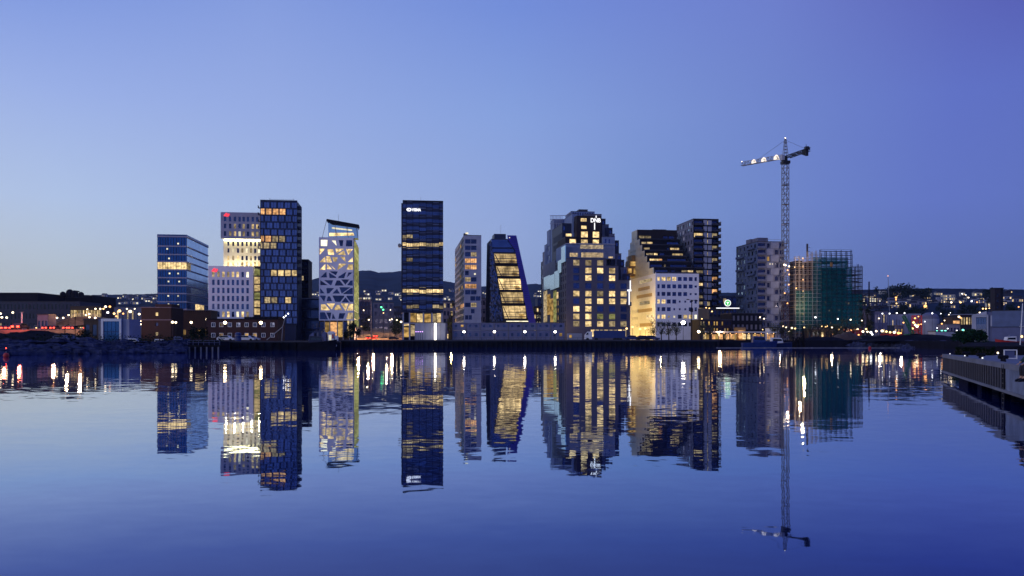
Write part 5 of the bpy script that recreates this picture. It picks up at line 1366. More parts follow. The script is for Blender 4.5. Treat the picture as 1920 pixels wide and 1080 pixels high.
for (px, D, lb) in ((1631, 240, 'round red buoy floating before the right shore mound'), (11.5, 128, 'round red buoy with light at the left shore rocks')):
    R = empty('buoy', lb, 'buoy', None, (X(px, D), D, 0)); mb('redpaint').ball((0, 0, .25), .42, 12, 8).build('float', R); mb('steel').tube((0, 0, .6), (0, 0, .9), .05, 5).build('eye', R)
    if px < 100: mb('lampR').ball((0, 0, .8 + .55), .09, 6, 4).build('lamp', R)

# ================================================================== TREES
def tree(px, D, top_py, w_, kind, label, zb=None, group=None, name='tree', n=900, leafm='leaf', bare=False, col=False, seed=1):
    rd = random.Random(seed); zb = zb if zb is not None else (hill_z(px, D) if D > near_D(px) else GZ)
    ht = Z(top_py, D) - zb
    R = empty(name, label, 'tree', group, (X(px, D), D, zb - .2))
    t = mb('bark'); t.tube((0, 0, 0), (0, 0, ht * .55), ht * .03 + .05, 7, ht * .015)
    for i in range(8 if not bare else 22):
        a = rd.uniform(0, 6.28); z0 = ht * rd.uniform(.25, .55); l = w_ * rd.uniform(.25, .5)
        p = (math.cos(a) * l, math.sin(a) * l, z0 + ht * rd.uniform(.15, .42)); t.tube((0, 0, z0), p, ht * .012 + .02, 4, .02)
        if bare:
            for k in range(4):
                q_ = (p[0] + rd.uniform(-.5, .5), p[1] + rd.uniform(-.5, .5), p[2] + rd.uniform(.2, 1.1)); t.tube(p, q_, .03, 3, .01)
    t.build('trunk', R)
    c = mb(leafm); cl = []
    for i in range(14):
        a = rd.uniform(0, 6.28); rr = w_ * .5 * rd.random() ** .6; zc = ht * (rd.uniform(.35, .92) if not col else rd.uniform(.15, .95))
        rr *= max(.25, 1 - abs(zc / ht - .6) * 1.4) if not col else .5
        cl.append((math.cos(a) * rr, math.sin(a) * rr, zc, w_ * rd.uniform(.14, .26)))
    s_ = w_ * .055 + .04
    for i in range(n):
        cx, cy, cz, cr = rd.choice(cl)
        v = Vector((rd.gauss(0, 1), rd.gauss(0, 1), rd.gauss(0, .8))).normalized() * cr * rd.random() ** .35
        p = Vector((cx, cy, cz)) + v; p.z = min(p.z, ht)
        d1 = Vector((rd.uniform(-1, 1), rd.uniform(-1, 1), rd.uniform(-1, 1))) * s_; d2 = Vector((rd.uniform(-1, 1), rd.uniform(-1, 1), rd.uniform(-1, 1))) * s_
        c.face([p, p + d1, p + d1 + d2, p + d2])
    c.build('crown', R)
for i, (px, tp) in enumerate(((1226, 598), (1240, 601), (1254, 600), (1268, 604), (1318, 606), (1332, 608))):
    tree(px, 345, tp, 4.5, 0, f'thinly leafed street tree before the white office, {ORD[i]} from left', group='street trees before the white office', n=260, leafm='leaf_y', bare=True, seed=i + 20)
for i, (px, tp) in enumerate(((1452, 600), (1466, 602), (1482, 604), (1520, 604), (1536, 604), (1553, 606), (1568, 605), (1585, 596), (1600, 606))):
    tree(px, 372, tp, 5, 0, f'budding street tree below grey tower and scaffolding, {ORD[i]} from left', group='street trees below the scaffolding', n=260, leafm='leaf_y', bare=True, seed=i + 40)
tree(846, 455, 560, 4.5, 0, 'narrow yellow green poplar lit between the banded tower and slim block', n=900, leafm='leaf_y', col=True, seed=60)
tree(842, 450, 583, 4, 0, 'smaller lit tree at the foot of the poplar', n=500, leafm='leaf_y', seed=61)
for i, (px, D, tp, w_) in enumerate(((657, 380, 606, 7), (668, 385, 611, 5), (648, 380, 616, 5), (685, 520, 588, 8), (748, 520, 592, 9), (741, 480, 600, 6))):
    tree(px, D, tp, w_, 0, ['dark round tree beside the polygon tower lobby', 'smaller dark tree right of the round lobby tree', 'low dark tree left of the round lobby tree', 'green tree behind the street lamps between towers', 'dark tree near the banded tower flank', 'small dark tree before the banded tower flank'][i], n=700, seed=70 + i)
tree(1617, 430, 560, 5, 0, 'tall dark conifer right of the scaffolding', n=900, col=True, seed=80)
tree(1629, 430, 572, 6, 0, 'dark conifer standing right of the tall one by the scaffolding', n=900, col=True, seed=81)
tree(157, 200, 618, 3.2, 0, 'dark bush like tree left of the white framed pavilion', n=600, seed=82)
tree(372, 250, 612, 6, 0, 'dark tree between the slatted building and red warehouse', n=700, seed=83)
tree(1808, 130, 620, 3.2, 0, 'dense green bush at the end of the right pier', zb=2.2, leafm='bushgreen', n=1600, seed=84, name='bush')
tree(1826, 132, 618, 3.6, 0, 'taller green bush before the grey modern building', zb=2.2, leafm='bushgreen', n=1600, seed=85, name='bush')
for i, (px, D, tp, w_) in enumerate(((1692, 1180, 530.5, 30), (1668, 1180, 536, 24), (1722, 1200, 540, 26), (1738, 1200, 541, 20), (1643, 1150, 534.5, 8), (1852, 1000, 540, 18), (1862, 1000, 539.5, 12), (1692, 800, 567, 13), (1706, 780, 570, 14), (1722, 800, 571, 13), (1688, 760, 574, 12), (1768, 900, 566, 12), (1806, 760, 570, 14), (1822, 780, 571, 13), (1778, 760, 578, 12), (1886, 720, 570, 14), (1902, 720, 568, 15), (1872, 760, 572, 10), (1652, 700, 579, 12), (1836, 800, 570, 13), (1368, 900, 552, 26), (1355, 800, 562, 20))):
    tree(px, D, tp, w_, 0, ['large dome shaped tree on the right skyline', 'lower dome tree left of the large skyline dome', 'broad dark tree right of the large skyline dome', 'broad dark tree second right of the skyline dome', 'lone thin tree sticking above the right skyline', 'skyline tree just left of the brick tower', 'small skyline tree above the brick tower'][i] if i < 7 else f'dark hillside tree, {ORD[i - 7]} in a belt across the right slope', group='trees on the right hillside' if i >= 7 else None, zb=hill_z(px, D), n=900, seed=100 + i)
# plants: row of dark shrubs at pier end
for i in range(16):
    px = 1793 + i * 4.6; D = 59.6 - i * .12
    tree(px, D, 645 + (i * 7 % 3), .42, 0, f'dark upright shrub in the pier end hedge, {ORD[i]} from left', zb=1.58, group='hedge shrubs at the pier end', n=260, col=True, seed=200 + i, name='shrub')

# ================================================================== LEFT BACKGROUND
block(-40, 71, 549.5, 620, 40, 'black', 'hall', 'long_dark_hall', 'long flat black hall on the far left skyline', 1, 1, 'black', 0, fill=.1, a=0.02)
block(60, 174, 554.5, 660, 40, 'black', 'hall', 'long_dark_hall', 'lower flat black hall right of the first on the left skyline', 1, 1, 'black', 0, fill=.1, a=0.02)
S_, R_, x_, z_ = block(-30, 150, 566, 560, 30, 'navy', 'building', 'long_office', 'long dark low building with a few dim windows behind the ramp lamps', 4, 26, 'black_glass', .07, fill=.4, a=0.02, littype='lit_dim')
for i, (px, py, r_) in enumerate(((118, 552, 2.2), (131, 549, 2.8), (140, 550.5, 2.6), (152, 552.5, 2.2))):
    R = empty('roof_dome', ['leftmost', 'tallest', 'third', 'rightmost'][i] + ' small dark dome on the left skyline hall roof', 'dome', 'small domes on the left hall', (X(px, 650), 650, Z(555, 650)))
    mb('black').tube((0, 0, -1), (0, 0, Z(py, 650) - Z(555, 650)), r_, 10).ball((0, 0, Z(py, 650) - Z(555, 650)), r_, 10, 6).build('dome', R)
R = empty('flag', 'small dark flag flying on its pole above the left skyline hall', 'flag', None, (X(143.5, 650), 650, Z(555, 650)))
mb('black').tube((0, 0, 0), (0, 0, Z(544, 650) - Z(555, 650)), .12, 4).build('pole', R); mb('black').prism([(0, 4.3), (0, 2.9), (1.3, 2.7), (2.4, 3.2), (2.3, 4.0), (1.1, 3.9)], -.05, .05).build('cloth', R)
block(132, 190, 574.5, 470, 16, 'brown', 'building', 'lit_hall', 'low hall with a long row of yellow lit windows left of the pavilion lamps', 2, 20, 'lit_amber', .85, fill=.6, littype='lit', a=0.02)
block(188, 300, 576, 560, 20, 'midgrey', 'building', 'pale_hall', 'pale grey wall like hall behind the pavilion lamps', 2, 12, 'dark_glass', .2, fill=.3, a=0.02)
block(70, 90, 590.5, 330, 6, 'midgrey', 'site hut', 'pale_hut', 'pale boxy hut beside the motorway ramp lamps', 1, 3, 'dark_glass', 0, a=0.02)
block(157, 184, 600, 240, 8, 'brown', 'building', 'brown_shed', 'narrow brown shed just left of the glass pavilion', 1, 2, 'dark_glass', 0, a=0.02)
# motorway ramp
R = empty('motorway_ramp', 'concrete motorway ramp climbing rightwards behind the left shore', 'ramp', None, (X(-20, 312), 312, GZ))
fx_ = lambda px: X(px, 312) - X(-20, 312)
zz_ = lambda py: Z(py, 312) - GZ
b = mb('rampc'); b.prism([(fx_(-60), 0), (fx_(184), 0), (fx_(184), zz_(617.5)), (fx_(-60), zz_(618.5))], 0, 12); b.build('deck', R)
b = mb('conc'); b.prism([(fx_(-60), zz_(618.5)), (fx_(184), zz_(617.5)), (fx_(184), zz_(614)), (fx_(-60), zz_(615))], 12, 12.4); b.build('parapet', R)
b = mb('steel')
for i in range(30): b.tube((fx_(-20 + i * 6.8), -.05, 0), (fx_(-20 + i * 6.8), -.05, 1.0), .05, 4)
for z in (.5, .95): b.tube((fx_(-60), -.05, z), (fx_(184), -.05, z), .06, 4)
b.build('guard_rail', R)
R = empty('motorway_ramp', 'upper lane of the motorway ramp curving up behind the first', 'ramp', None, (X(60, 350), 350, GZ))
fx_ = lambda px: X(px, 350) - X(60, 350)
zz_ = lambda py: Z(py, 350) - GZ
b = mb('rampc'); b.prism([(fx_(62), zz_(620)), (fx_(184), zz_(606)), (fx_(184), zz_(596)), (fx_(165), zz_(593)), (fx_(140), zz_(593.5)), (fx_(110), zz_(603)), (fx_(62), zz_(617))], 0, 9); b.build('deck', R)
b = mb('steel')
pr_ = [(62, 617), (110, 603), (140, 593.5), (165, 593), (184, 596)]
for (a, c), (a2, c2) in zip(pr_, pr_[1:]):
    for dz in (.5, 1.1): b.tube((fx_(a), -.05, zz_(c) + dz), (fx_(a2), -.05, zz_(c2) + dz), .09, 4)
b.build('guard_rail', R)
b = mb('asphalt')
for k, off in enumerate((3.0, 6.0, 9.5, 13)):
    for (a, c), (a2, c2) in zip(pr_, pr_[1:]):
        b.prism([(fx_(a), zz_(c + off * .35 + 1)), (fx_(a2), zz_(c2 + off + 1)), (fx_(a2), zz_(c2 + off)), (fx_(a), zz_(c + off * .35))], -.12, -.02)
b.build('wall_joint', R)
R = empty('light_mast', 'pale lit mast standing behind the red tail lights at far left', 'mast', None, (X(41, 322), 322, GZ))
mb('whitepaint').tube((0, 0, 0), (0, 0, Z(586, 322) - GZ), .25, 6).build('pole', R); mb('steel').box(-.5, .5, -.2, .2, Z(586, 322) - GZ, Z(585, 322) - GZ).build('cap', R)
# thin dark hook lamp and pole near shore
for px, tp, lb in ((141, 592, 'slender dark post standing alone on the left shore'), (122, 617, 'short dark crook topped post on the left shore')):
    R = empty('shore_post', lb, 'post', None, (X(px, 186), 186, GZ)); b = mb('black'); zt = Z(tp, 186) - GZ
    b.tube((0, 0, 0), (0, 0, zt), .07, 5)
    if px < 130:
        for k in range(5): a, c_ = k * .3, (k + 1) * .3; b.tube((1.0 - math.cos(a), 0, zt + math.sin(a)), (1.0 - math.cos(c_), 0, zt + math.sin(c_)), .07, 4)
    b.build('pole', R); mb('black').box(-.12, .12, -.12, .12, zt - .5, zt - .3).build('bracket', R)
# parked small cars on left shore
for i, (px, D) in enumerate(((116, 196), (124, 200), (132, 198), (147, 204))):
    car(px, D, GZ, .05, ['bluegrey', 'whitepaint', 'bluegrey', 'navy2'][i], ['blue grey car leftmost in the left shore lot', 'white car among the cars in the left shore lot', 'blue grey car right of the white one in the left shore lot', 'navy car rightmost in the left shore lot'][i], 'cars in the left shore lot')

# ================================================================== STREET BETWEEN TOWERS, FAR MIDDLE
b = mb('street')
n_ = 26
for i in range(n_):
    for j in range(12):
        def P_(i, j):
            px = 664 + i * 3.6; D = 425 + j * 11; return (X(px, D), D, GZ + .02 + 7.5 * (j / 12) ** 1.3 * (1 + .3 * noise.noise(Vector((px * .06, j * .5, 0)))) )
        b.face([P_(i, j), P_(i + 1, j), P_(i + 1, j + 1), P_(i, j + 1)])
tag(b.build('dirt_slope'), kind='structure')
for i, (a, c, t_, D, wall, lp, lb) in enumerate(((675, 697, 562, 600, 'navy', .15, 'dark glass office with pale frame right of the polygon tower'), (700, 738, 567, 640, 'midgrey', .06, 'grey green gabled building at the end of the street between two towers'), (738, 756, 575, 620, 'darkgrey', .1, 'dark low building left of the banded tower foot'),
        (831, 856, 566, 560, 'midgrey', .15, 'grey building between the banded tower and slim block'), (900, 920, 560, 520, 'midgrey', .1, 'pale grey gridded building between the slim and slanted blocks'), (1001, 1020, 575, 600, 'maroon', .3, 'low dark building between the slanted and stepped blocks'),
        (1008, 1020, 560, 900, 'navy', .1, 'distant dark building seen in the gap left of the stepped block'), (1345, 1382, 556, 700, 'navy', .08, 'distant dark blue building right of the dark apartment tower'))):
    block(a, c, t_, D, 16, wall, 'building', 'gap_building', lb, 5, 4, 'dark_glass', lp, fill=.6)
R = empty('portal_frame', 'thin pale steel portal frame over the street between two towers', 'frame', None, (X(672, 480), 480, GZ)); w_ = X(696, 480) - X(672, 480)
mb('bluegrey').tube((w_, 0, 0), (w_, 0, Z(564, 480) - GZ), .35, 4).tube((0, 0, Z(564, 480) - GZ), (w_, 0, Z(564, 480) - GZ), .3, 4).build('frame', R)

# hillside houses (middle far) and right hillside
def house(px, D, w_, h_, wall, roofm, label, group, litp, rws, cls, rz=0, gable=True, seed=0, littype='lit'):
    rd = random.Random(seed); z = hill_z(px, D) - .8
    R = empty('house', label, 'house', group, (X(px, D), D, z), rz)
    hs = []
    for j in range(rws):
        for i in range(cls):
            fw, fh = w_ / cls, h_ / rws
            hs.append((-w_ / 2 + fw * (i + .22), -w_ / 2 + fw * (i + .78), fh * (j + .25), fh * (j + .75), rd.choice((littype, 'lit_dim', littype)) if rd.random() < litp else 'black_glass'))
    b = mb(wall); holes_wall(b, P_front(0), -w_ / 2, w_ / 2, 0, h_, hs, .15); b.box(-w_ / 2, w_ / 2, .2, w_ * .5, 0, h_ - .01); b.build('wall', R)
    r = mb(roofm)
    if gable: r.prism([(-w_ / 2 - .5, h_), (w_ / 2 + .5, h_), (w_ * .3, h_ + min(w_ * .22, 5)), (-w_ * .3, h_ + min(w_ * .22, 5))], -.5, w_ * .5 + .5)
    else: r.box(-w_ / 2 - .2, w_ / 2 + .2, -.2, w_ * .5 + .2, h_, h_ + .5)
    r.build('roof', R)
    for h in hs: mb(h[4]).face([(h[0], .15, h[2]), (h[1], .15, h[2]), (h[1], .15, h[3]), (h[0], .15, h[3])]).build('window', R)
def d_for(px, py):
    Dn, Dr = near_D(px), ridge_D(px)
    for k in range(200):
        D = Dn + (Dr - Dn) * k / 200
        if HY - (hill_z(px, D) - H) / D * F <= py: return D
    return Dr * .98
k = 0
for i in range(62):
    rd = random.Random(i + 500)
    px = rd.choice((rd.uniform(700, 742), rd.uniform(676, 756), rd.uniform(578, 598), rd.uniform(832, 852), rd.uniform(903, 917), rd.uniform(1004, 1018)))
    py = rd.uniform(546, 566); D = d_for(px, py)
    house(px, D, rd.uniform(11, 18), rd.uniform(6, 9), rd.choice(('greyw', 'midgrey', 'cream')), 'darkgrey', 'tiny pale house with lit windows on the far forested hill', 'tiny houses on the far hill', .8, 1, 2, rd.uniform(-.2, .2), True, i, 'lit_white')
for i in range(46):
    rd = random.Random(i + 1500); px = rd.uniform(1620, 1918); py = rd.uniform(549, 580); D = d_for(px, py)
    house(px, D, rd.uniform(7, 13), rd.uniform(4, 7), rd.choice(('greyw', 'midgrey', 'cream', 'maroon')), 'darkgrey', 'small house with lit windows scattered over the right hillside', 'small houses on the right hillside', .6, rd.choice((1, 2)), 3, 0, True, i, 'lit')
for i in range(34):
    rd = random.Random(i + 900); px = rd.uniform(172, 292); py = rd.uniform(556, 572); D = d_for(px, py)
    house(px, D, rd.uniform(9, 15), rd.uniform(5, 8), rd.choice(('greyw', 'midgrey')), 'darkgrey', 'tiny house with a lit window on the low hill at far left', 'tiny houses on the left hill', .55, 1, 2, 0, True, i, 'lit_white')
right = [ # px, py_base, width_px, height_px, wall, lit, rows, cols, label, gable
 (1616, 556, 20, 12, 'navy', .75, 2, 5, 'dark house with bright window band left of the bright grid block', 0), (1641, 553, 22, 16, 'bluegrey', .95, 4, 5, 'blue grey block with a grid of bright white windows on the hillside', 0), (1661, 552, 10, 8, 'midgrey', .5, 2, 2, 'small house right of the bright grid block', 1),
 (1637, 566, 46, 8, 'bluegrey', .05, 1, 6, 'long pale roofed shed below the bright grid block', 0), (1672, 562, 12, 14, 'bluegrey', 0, 1, 1, 'narrow pale blue gabled block on the hillside', 0), (1696, 546, 34, 10, 'cream', .12, 2, 10, 'long cream terrace under the skyline dome tree', 0),
 (1718, 548, 22, 7, 'greyw', .6, 1, 6, 'white low house right of the cream terrace', 1), (1738, 557, 54, 8, 'greyw', .85, 2, 16, 'long white row with a continuous band of lit windows', 0), (1722, 566, 60, 6, 'redbrick', .35, 1, 14, 'long dark red row below the white lit row', 0),
 (1762, 556, 10, 11, 'greyw', .4, 3, 3, 'pale narrow block at the end of the white lit row', 0), (1780, 560, 22, 16, 'cream', .7, 3, 6, 'warm lit apartment block with scattered bright windows', 0), (1801, 563, 14, 6, 'greyw', .5, 1, 4, 'small white house below the warm lit block', 1),
 (1827, 552, 10, 9, 'greyw', .05, 1, 2, 'round fronted pale house on the upper hillside', 1), (1839, 551, 8, 7, 'greyw', .6, 2, 2, 'small pale house right of the round fronted one', 1), (1850, 565, 26, 11, 'greyw', .4, 2, 6, 'pale villa with columns left of the brick tower', 0),
 (1886, 562, 22, 12, 'greyw', .45, 2, 5, 'pale house right of the brick tower', 1), (1908, 557, 22, 8, 'midgrey', .5, 1, 5, 'grey house at the right edge of the hillside', 1), (1890, 546, 10, 5, 'greyw', 0, 1, 2, 'small gabled house on the skyline right of the brick tower', 1),
 (1752, 544, 12, 4, 'midgrey', .2, 1, 3, 'low house on the skyline above the white lit row', 1), (1778, 545, 10, 4, 'greyw', .2, 1, 3, 'second low house on the skyline above the warm block', 1), (1793, 549, 8, 4, 'midgrey', .2, 1, 2, 'small grey house between skyline and warm block', 1),
 (1655, 578, 34, 6, 'redbrick', .1, 1, 8, 'long dark shed roof on the lower right slope', 0), (1735, 583, 12, 10, 'maroon', .6, 2, 2, 'dark red house with orange lit doorway on the lower slope', 1), (1782, 577, 20, 8, 'bluegrey', .2, 1, 4, 'blue roofed house on the lower right slope', 1),
 (1355, 566, 26, 6, 'greyw', .4, 1, 8, 'distant pale row between the dark and grey apartment towers', 0)]
for i, (px, py, wp, hp, wall, lp, rws, cls, lb, gb) in enumerate(right):
    D = d_for(px, py + 1); D = min(D, 1150) if px > 1500 else D
    house(px, D, wp / F * D, hp / F * D, wall, 'darkgrey' if wall != 'cream' else 'midgrey', lb, None, lp, rws, cls, 0, bool(gb), 300 + i, 'lit_white' if i in (0, 1) else 'lit')
R = empty('brick_tower', 'tall dark red brick tower rising on the right hillside', 'tower', None, (X(1866, 640), 640, hill_z(1866, 640) - 1))
zt = Z(541, 640) - hill_z(1866, 640) + 1; w_ = 10 / F * 640
b = mb('redbrick'); b.box(-.3, w_, 0, 6, 0, zt); b.build('wall', R); mb('black').box(-.5, w_ + 2.6, -.3, 6.3, zt, zt + .6).build('roof', R); mb('black').box(w_, w_ + 2.4, .5, 6, 0, zt).build('stair_shaft', R)
for j in range(7): mb('lit_dim' if j == 3 else 'black_glass').box(w_ * .3, w_ * .6, -.05, 0.02, zt * (.12 + j * .12), zt * (.17 + j * .12)).build('window', R)
R = empty('distant_crane', 'thin distant crane mast leaning above the right skyline', 'crane', None, (X(1668, 1000), 1000, hill_z(1668, 1000) - 1))
zz0 = hill_z(1668, 1000) - 1
mb('steel').tube((0, 0, 0), (X(1665, 1000) - X(1668, 1000), 0, Z(517.5, 1000) - zz0), .4, 4, .25).build('mast', R); mb('lampO').ball((X(1665, 1000) - X(1668, 1000), 0, Z(517.5, 1000) - zz0), .5, 6, 4).build('lamp', R)
R = empty('chimney', 'thin dark chimney on the right skyline beside the bright grid block', 'chimney', None, (X(1629.5, 900), 900, hill_z(1629.5, 900) - 1))
mb('black').tube((0, 0, 0), (0, 0, Z(528, 900) - hill_z(1629.5, 900) + 1), .9, 7, .7).build('stack', R); mb('darkgrey').box(-1.2, 1.2, -1.2, 1.2, 0, 1).build('foot', R)

# harbour yard right
block(1640, 1665, 584, 460, 14, 'bluegrey', 'hall', 'pale_yard_hall', 'pale blue hall behind the low lamp row at right', 2, 5, 'greyw', .1, fill=.5, a=.02)
block(1665, 1702, 589, 470, 16, 'greyw', 'hall', 'pale_yard_hall', 'wide pale grey hall left of the green loading crane', 1, 6, 'midgrey', .05, fill=.2, a=.02)
block(1703, 1727, 588, 475, 16, 'greyw', 'hall', 'pale_yard_hall', 'pale pinkish hall right of the green loading crane', 1, 3, 'midgrey', 0, fill=.2, a=.02)
block(1612, 1640, 580, 465, 14, 'midgrey', 'hall', 'dark_window_hall', 'grey hall with two tall black windows right of the scaffolding', 1, 3, 'black_glass', 0, fill=.45, rowsfill=.7, a=.02)
block(1677, 1694, 611, 440, 8, 'navy', 'container', 'navy_container', 'navy container under the pale halls', 1, 3, 'lit_amber', .2, fill=.3, a=.02)
block(1786, 1801, 595, 452, 9, 'brown', 'building', 'lit_kiosk', 'small building with a glowing orange front in the harbour yard', 1, 1, 'lit_orange', 0, fill=.85, rowsfill=.7, a=.02)
block(1775, 1800, 608, 430, 9, 'midgrey', 'building', 'yard_shed', 'grey shed below the glowing orange front', 1, 4, 'dark_glass', .2, a=.02)
block(1754, 1810, 622, 400, 7, 'greyw', 'wall', 'pale_wall', 'long low pale wall under the teal lamps', 1, 1, 'greyw', 0, fill=.1, a=.02)
block(1801, 1830, 590, 480, 12, 'redbrick', 'building', 'red_yard_building', 'low red and white building left of the grey modern building', 2, 6, 'lit_dim', .5, a=.02, roof='greyw')
block(1514, 1562, 618, 420, 6, 'brown', 'site hut', 'long_hut', 'long low brown site hut below the scaffolding', 1, 6, 'black_glass', .1, fill=.5, a=.02)
block(1592, 1616, 617, 400, 6, 'redpaint', 'container', 'red_container', 'red container under the orange lamps right of the scaffolding', 1, 3, 'dark_glass', 0, fill=.2, a=.02)
block(1660, 1692, 625.5, 385, 5, 'redpaint', 'container', 'red_container', 'red container in the lamp row behind the right shore mound', 1, 3, 'dark_glass', 0, fill=.2, a=.02)
block(1443, 1462, 615, 375, 6, 'white', 'site hut', 'white_hut', 'small white hut below the grey apartment tower', 1, 2, 'dark_glass', 0, fill=.2, a=.02)
block(1382, 1398, 614, 375, 5, 'ochre', 'kiosk', 'orange_kiosk', 'small orange glowing kiosk on the promenade', 1, 1, 'lit_orange', 0, fill=.8, a=.02)
# silo
R = empty('silo', 'round grey domed silo in the harbour yard', 'silo', None, (X(1743, 470), 470, GZ))
r_ = 16.5 / F * 470; zt = Z(598, 470) - GZ
mb('greyw').tube((0, 0, 0), (0, 0, zt), r_, 28).build('shell', R, smooth=False); mb('midgrey').ball((0, 0, zt), r_, 28, 8, (1, 1, .75)).build('dome', R)
# orange lit yard rig
R = empty('loading_rig', 'red orange loading rig crowded with lights beside the silo', 'rig', None, (X(1719, 440), 440, GZ))
b = mb('redpaint'); lattice(b, (0, 0, 0), (0, 0, Z(592, 440) - GZ), 3.4, 3.4, 5, .25, (0, 1, 0)); b.box(-2.5, 2.5, -1, 2, 3, 3.4); b.build('frame', R); mb('conc').box(-3, 3, -1, 3, 0, 2.2).build('base', R)
# green mobile crane
R = empty('loading_crane', 'bright green mobile crane with raised lattice boom behind the right shore', 'crane', None, (X(1712, 330), 330, GZ))
b = mb('greenpaint'); lattice(b, (0, 0, 2.3), (X(1694, 330) - X(1712, 330), 0, Z(592, 330) - GZ), .9, .9, 8, .12); b.build('boom', R)
b = mb('black'); b.box(-1.5, 2.6, -1.3, 1.3, 1.0, 2.6); b.build('superstructure', R)
for sy in (-1.3, .9): b = mb('tyre'); b.prism([(-2.4, .5), (-1.9, 0), (2.3, 0), (2.8, .5), (2.3, 1.0), (-1.9, 1.0)], sy, sy + .5); b.build('track', R)
mb('greenpaint').box(-3.2, -1.6, -1, 1, 1.0, 2.5).build('cab', R)
for i, (px, pt, lb) in enumerate(((1622, 'greenpaint', 'green skip in the lamp row right of the scaffolding'), (1646, 'greyw', 'pale green skip in the lamp row behind the mound'), (1728, 'ochre', 'ochre container on the right shore'), (1744, 'greenpaint', 'bright green container on the right shore'))):
    R = empty('skip_container', lb, 'skip', 'skips on the right shore', (X(px, 335), 335, GZ)); w_ = 2.6 if i < 2 else 1.6
    b = mb(pt); b.prism([(-w_ + .3, 0), (w_ - .3, 0), (w_, 1.9), (-w_, 1.9)], 0, 2); b.build('body', R); mb('steel_dark').box(-w_ - .05, w_ + .05, -.05, 2.05, 1.9, 2.0).build('rim', R)
# mounds
def mound(px, D, wx_, hy, hz, lb, mat='soil', seed=0):
    b = mb(mat); n = 26; m = 10; ids = {}
    for i in range(n + 1):
        for j in range(m + 1):
            u, v = i / n * 2 - 1, j / m * 2 - 1
            h = max(0, (1 - u * u)) ** .8 * max(0, 1 - v * v) * hz * (1 + .35 * noise.noise(Vector((u * 4 + seed, v * 3, 0))))
            ids[i, j] = len(b.v); b.v.append((u * wx_, v * hy, h - .05))
    for i in range(n):
        for j in range(m): b.f.append((ids[i, j], ids[i + 1, j], ids[i + 1, j + 1], ids[i, j + 1])); b.m.append(0)
    o = b.build('soil_mound', smooth=True); o.location = (X(px, D), D, GZ - .02); tag(o, lb, 'mound')
mound(1650, 312, 16, 9, 1.9, 'dark soil mound along the right shore before the lamp row')
mound(1588, 310, 5.5, 5, 3.0, 'small reddish soil heap below the scaffolding', 'brown', 3)
mound(1730, 275, 17, 9, 1.9, 'long dark soil mound left of the pier end', 'soil', 5)
mound(1540, 306, 9, 4, 1.4, 'low dark soil bank behind the floating boom', 'soil', 7)
mound(70, 215, 14, 7, 2.4, 'dark overgrown mound on the left shore before the ramp', 'soil', 9)
mound(20, 200, 10, 6, 2.0, 'low dark mound at the far left shore', 'soil', 11)

# grey modern building at right
S = Site(1822, D=205, a=-.5); R = S.root('modern_office', 'modern grey blue building with slatted glass front behind the pier', 'building')
b = mb('greyw'); zt = S.zz(591)
xg = S.x(1850); xr = S.x(1860); xe = S.x(1990)
b.box(0, .9, .0, 14, 0, zt - .2); b.box(0, xg, -.1, .3, zt - .5, zt); b.box(.9, xg, .0, .3, S.zz(621), S.zz(618)); b.box(0, xg, .5, 14, 0, zt - .6)
b.prism([(0, zt), (xg, zt), (xg, zt + .9), (xg - .2, zt + .9)], -.2, 14)
for i in range(12): b.box(.9 + (xg - .9) * i / 11 - .03, .9 + (xg - .9) * i / 11 + .03, -.05, .05, S.zz(617), S.zz(608))
b.use('bluegrey'); b.box(xg, xr, .6, 14, 0, S.zz(585)); b.use('slate'); b.box(xr, xe, 0, 14, S.zz(613), S.zz(583.5)); b.use('bluegrey'); b.box(xr, xe, .2, 14, 0, S.zz(614)); b.use('greyw'); b.box(xg, xg + .35, 0, .6, 0, S.zz(590)); b.box(xr - .3, xr, 0, .6, S.zz(612), S.zz(592))
b.build('wall', R)
for i in range(4):
    a, c = .95 + (xg - 1) * i / 4, .9 + (xg - 1) * (i + 1) / 4
    mb('blue_glass').box(a, c, .32, .4, S.zz(617), zt - .6).build('window', R); mb('dark_glass').box(a, c, .32, .4, .2, S.zz(621.3)).build('window', R)
b = mb('darkgrey'); b.box(xr - .1, xe, -.1, 14.1, S.zz(583.5), S.zz(582.8)); b.build('roof', R)

# ================================================================== RIGHT PIER
A = Vector((30.3, 60.0)); Bp = Vector((7.0, -.5)); dv = (Bp - A).normalized(); nv_ = Vector((-dv.y, dv.x))   # nv_ points to the land side (+x)
if nv_.x < 0: nv_ = -nv_
L_ = (Bp - A).length
R = empty('pier', 'grey concrete pier deck with ribbed side edge reaching in from the right', 'pier', None, (A.x, A.y, 0), math.atan2(dv.y, dv.x))
sgn = 1 if Vector((-dv.y, dv.x)).x > 0 else -1
def yb(b, x0, x1, y0, y1, z0, z1): b.box(x0, x1, min(sgn * y0, sgn * y1), max(sgn * y0, sgn * y1), z0, z1)
ps = 23.6
b = mb('pierwood'); yb(b, 0, L_, .35, 16, 1.35, 1.6); b.build('deck', R)
b = mb('conc'); yb(b, 0, L_, -.05, .35, 1.42, 1.66); b.build('edge_beam', R)
b = mb('conc'); yb(b, 0, L_, -.1, .12, .38, .5); b.build('lower_beam', R)
b = mb('black'); yb(b, 0, ps + .2, 0, .12, .5, 1.42); b.build('backing', R)
b = mb('black'); yb(b, .2, L_, 2.5, 3, -1, .9); b.build('inner_wall', R)
ps = 23.6
for i in range(44):
    s = .15 + i * .72
    if s > ps: break
    b = mb('steel_dark' if i % 3 == 9 else 'conc'); yb(b, s, s + .09, -.004, .02, .5, 1.42); b.build('rib', R)
b = mb('pierconc'); yb(b, ps + 1.0, ps + 30, -.03, .2, .5, 1.42); b.build('panel', R)
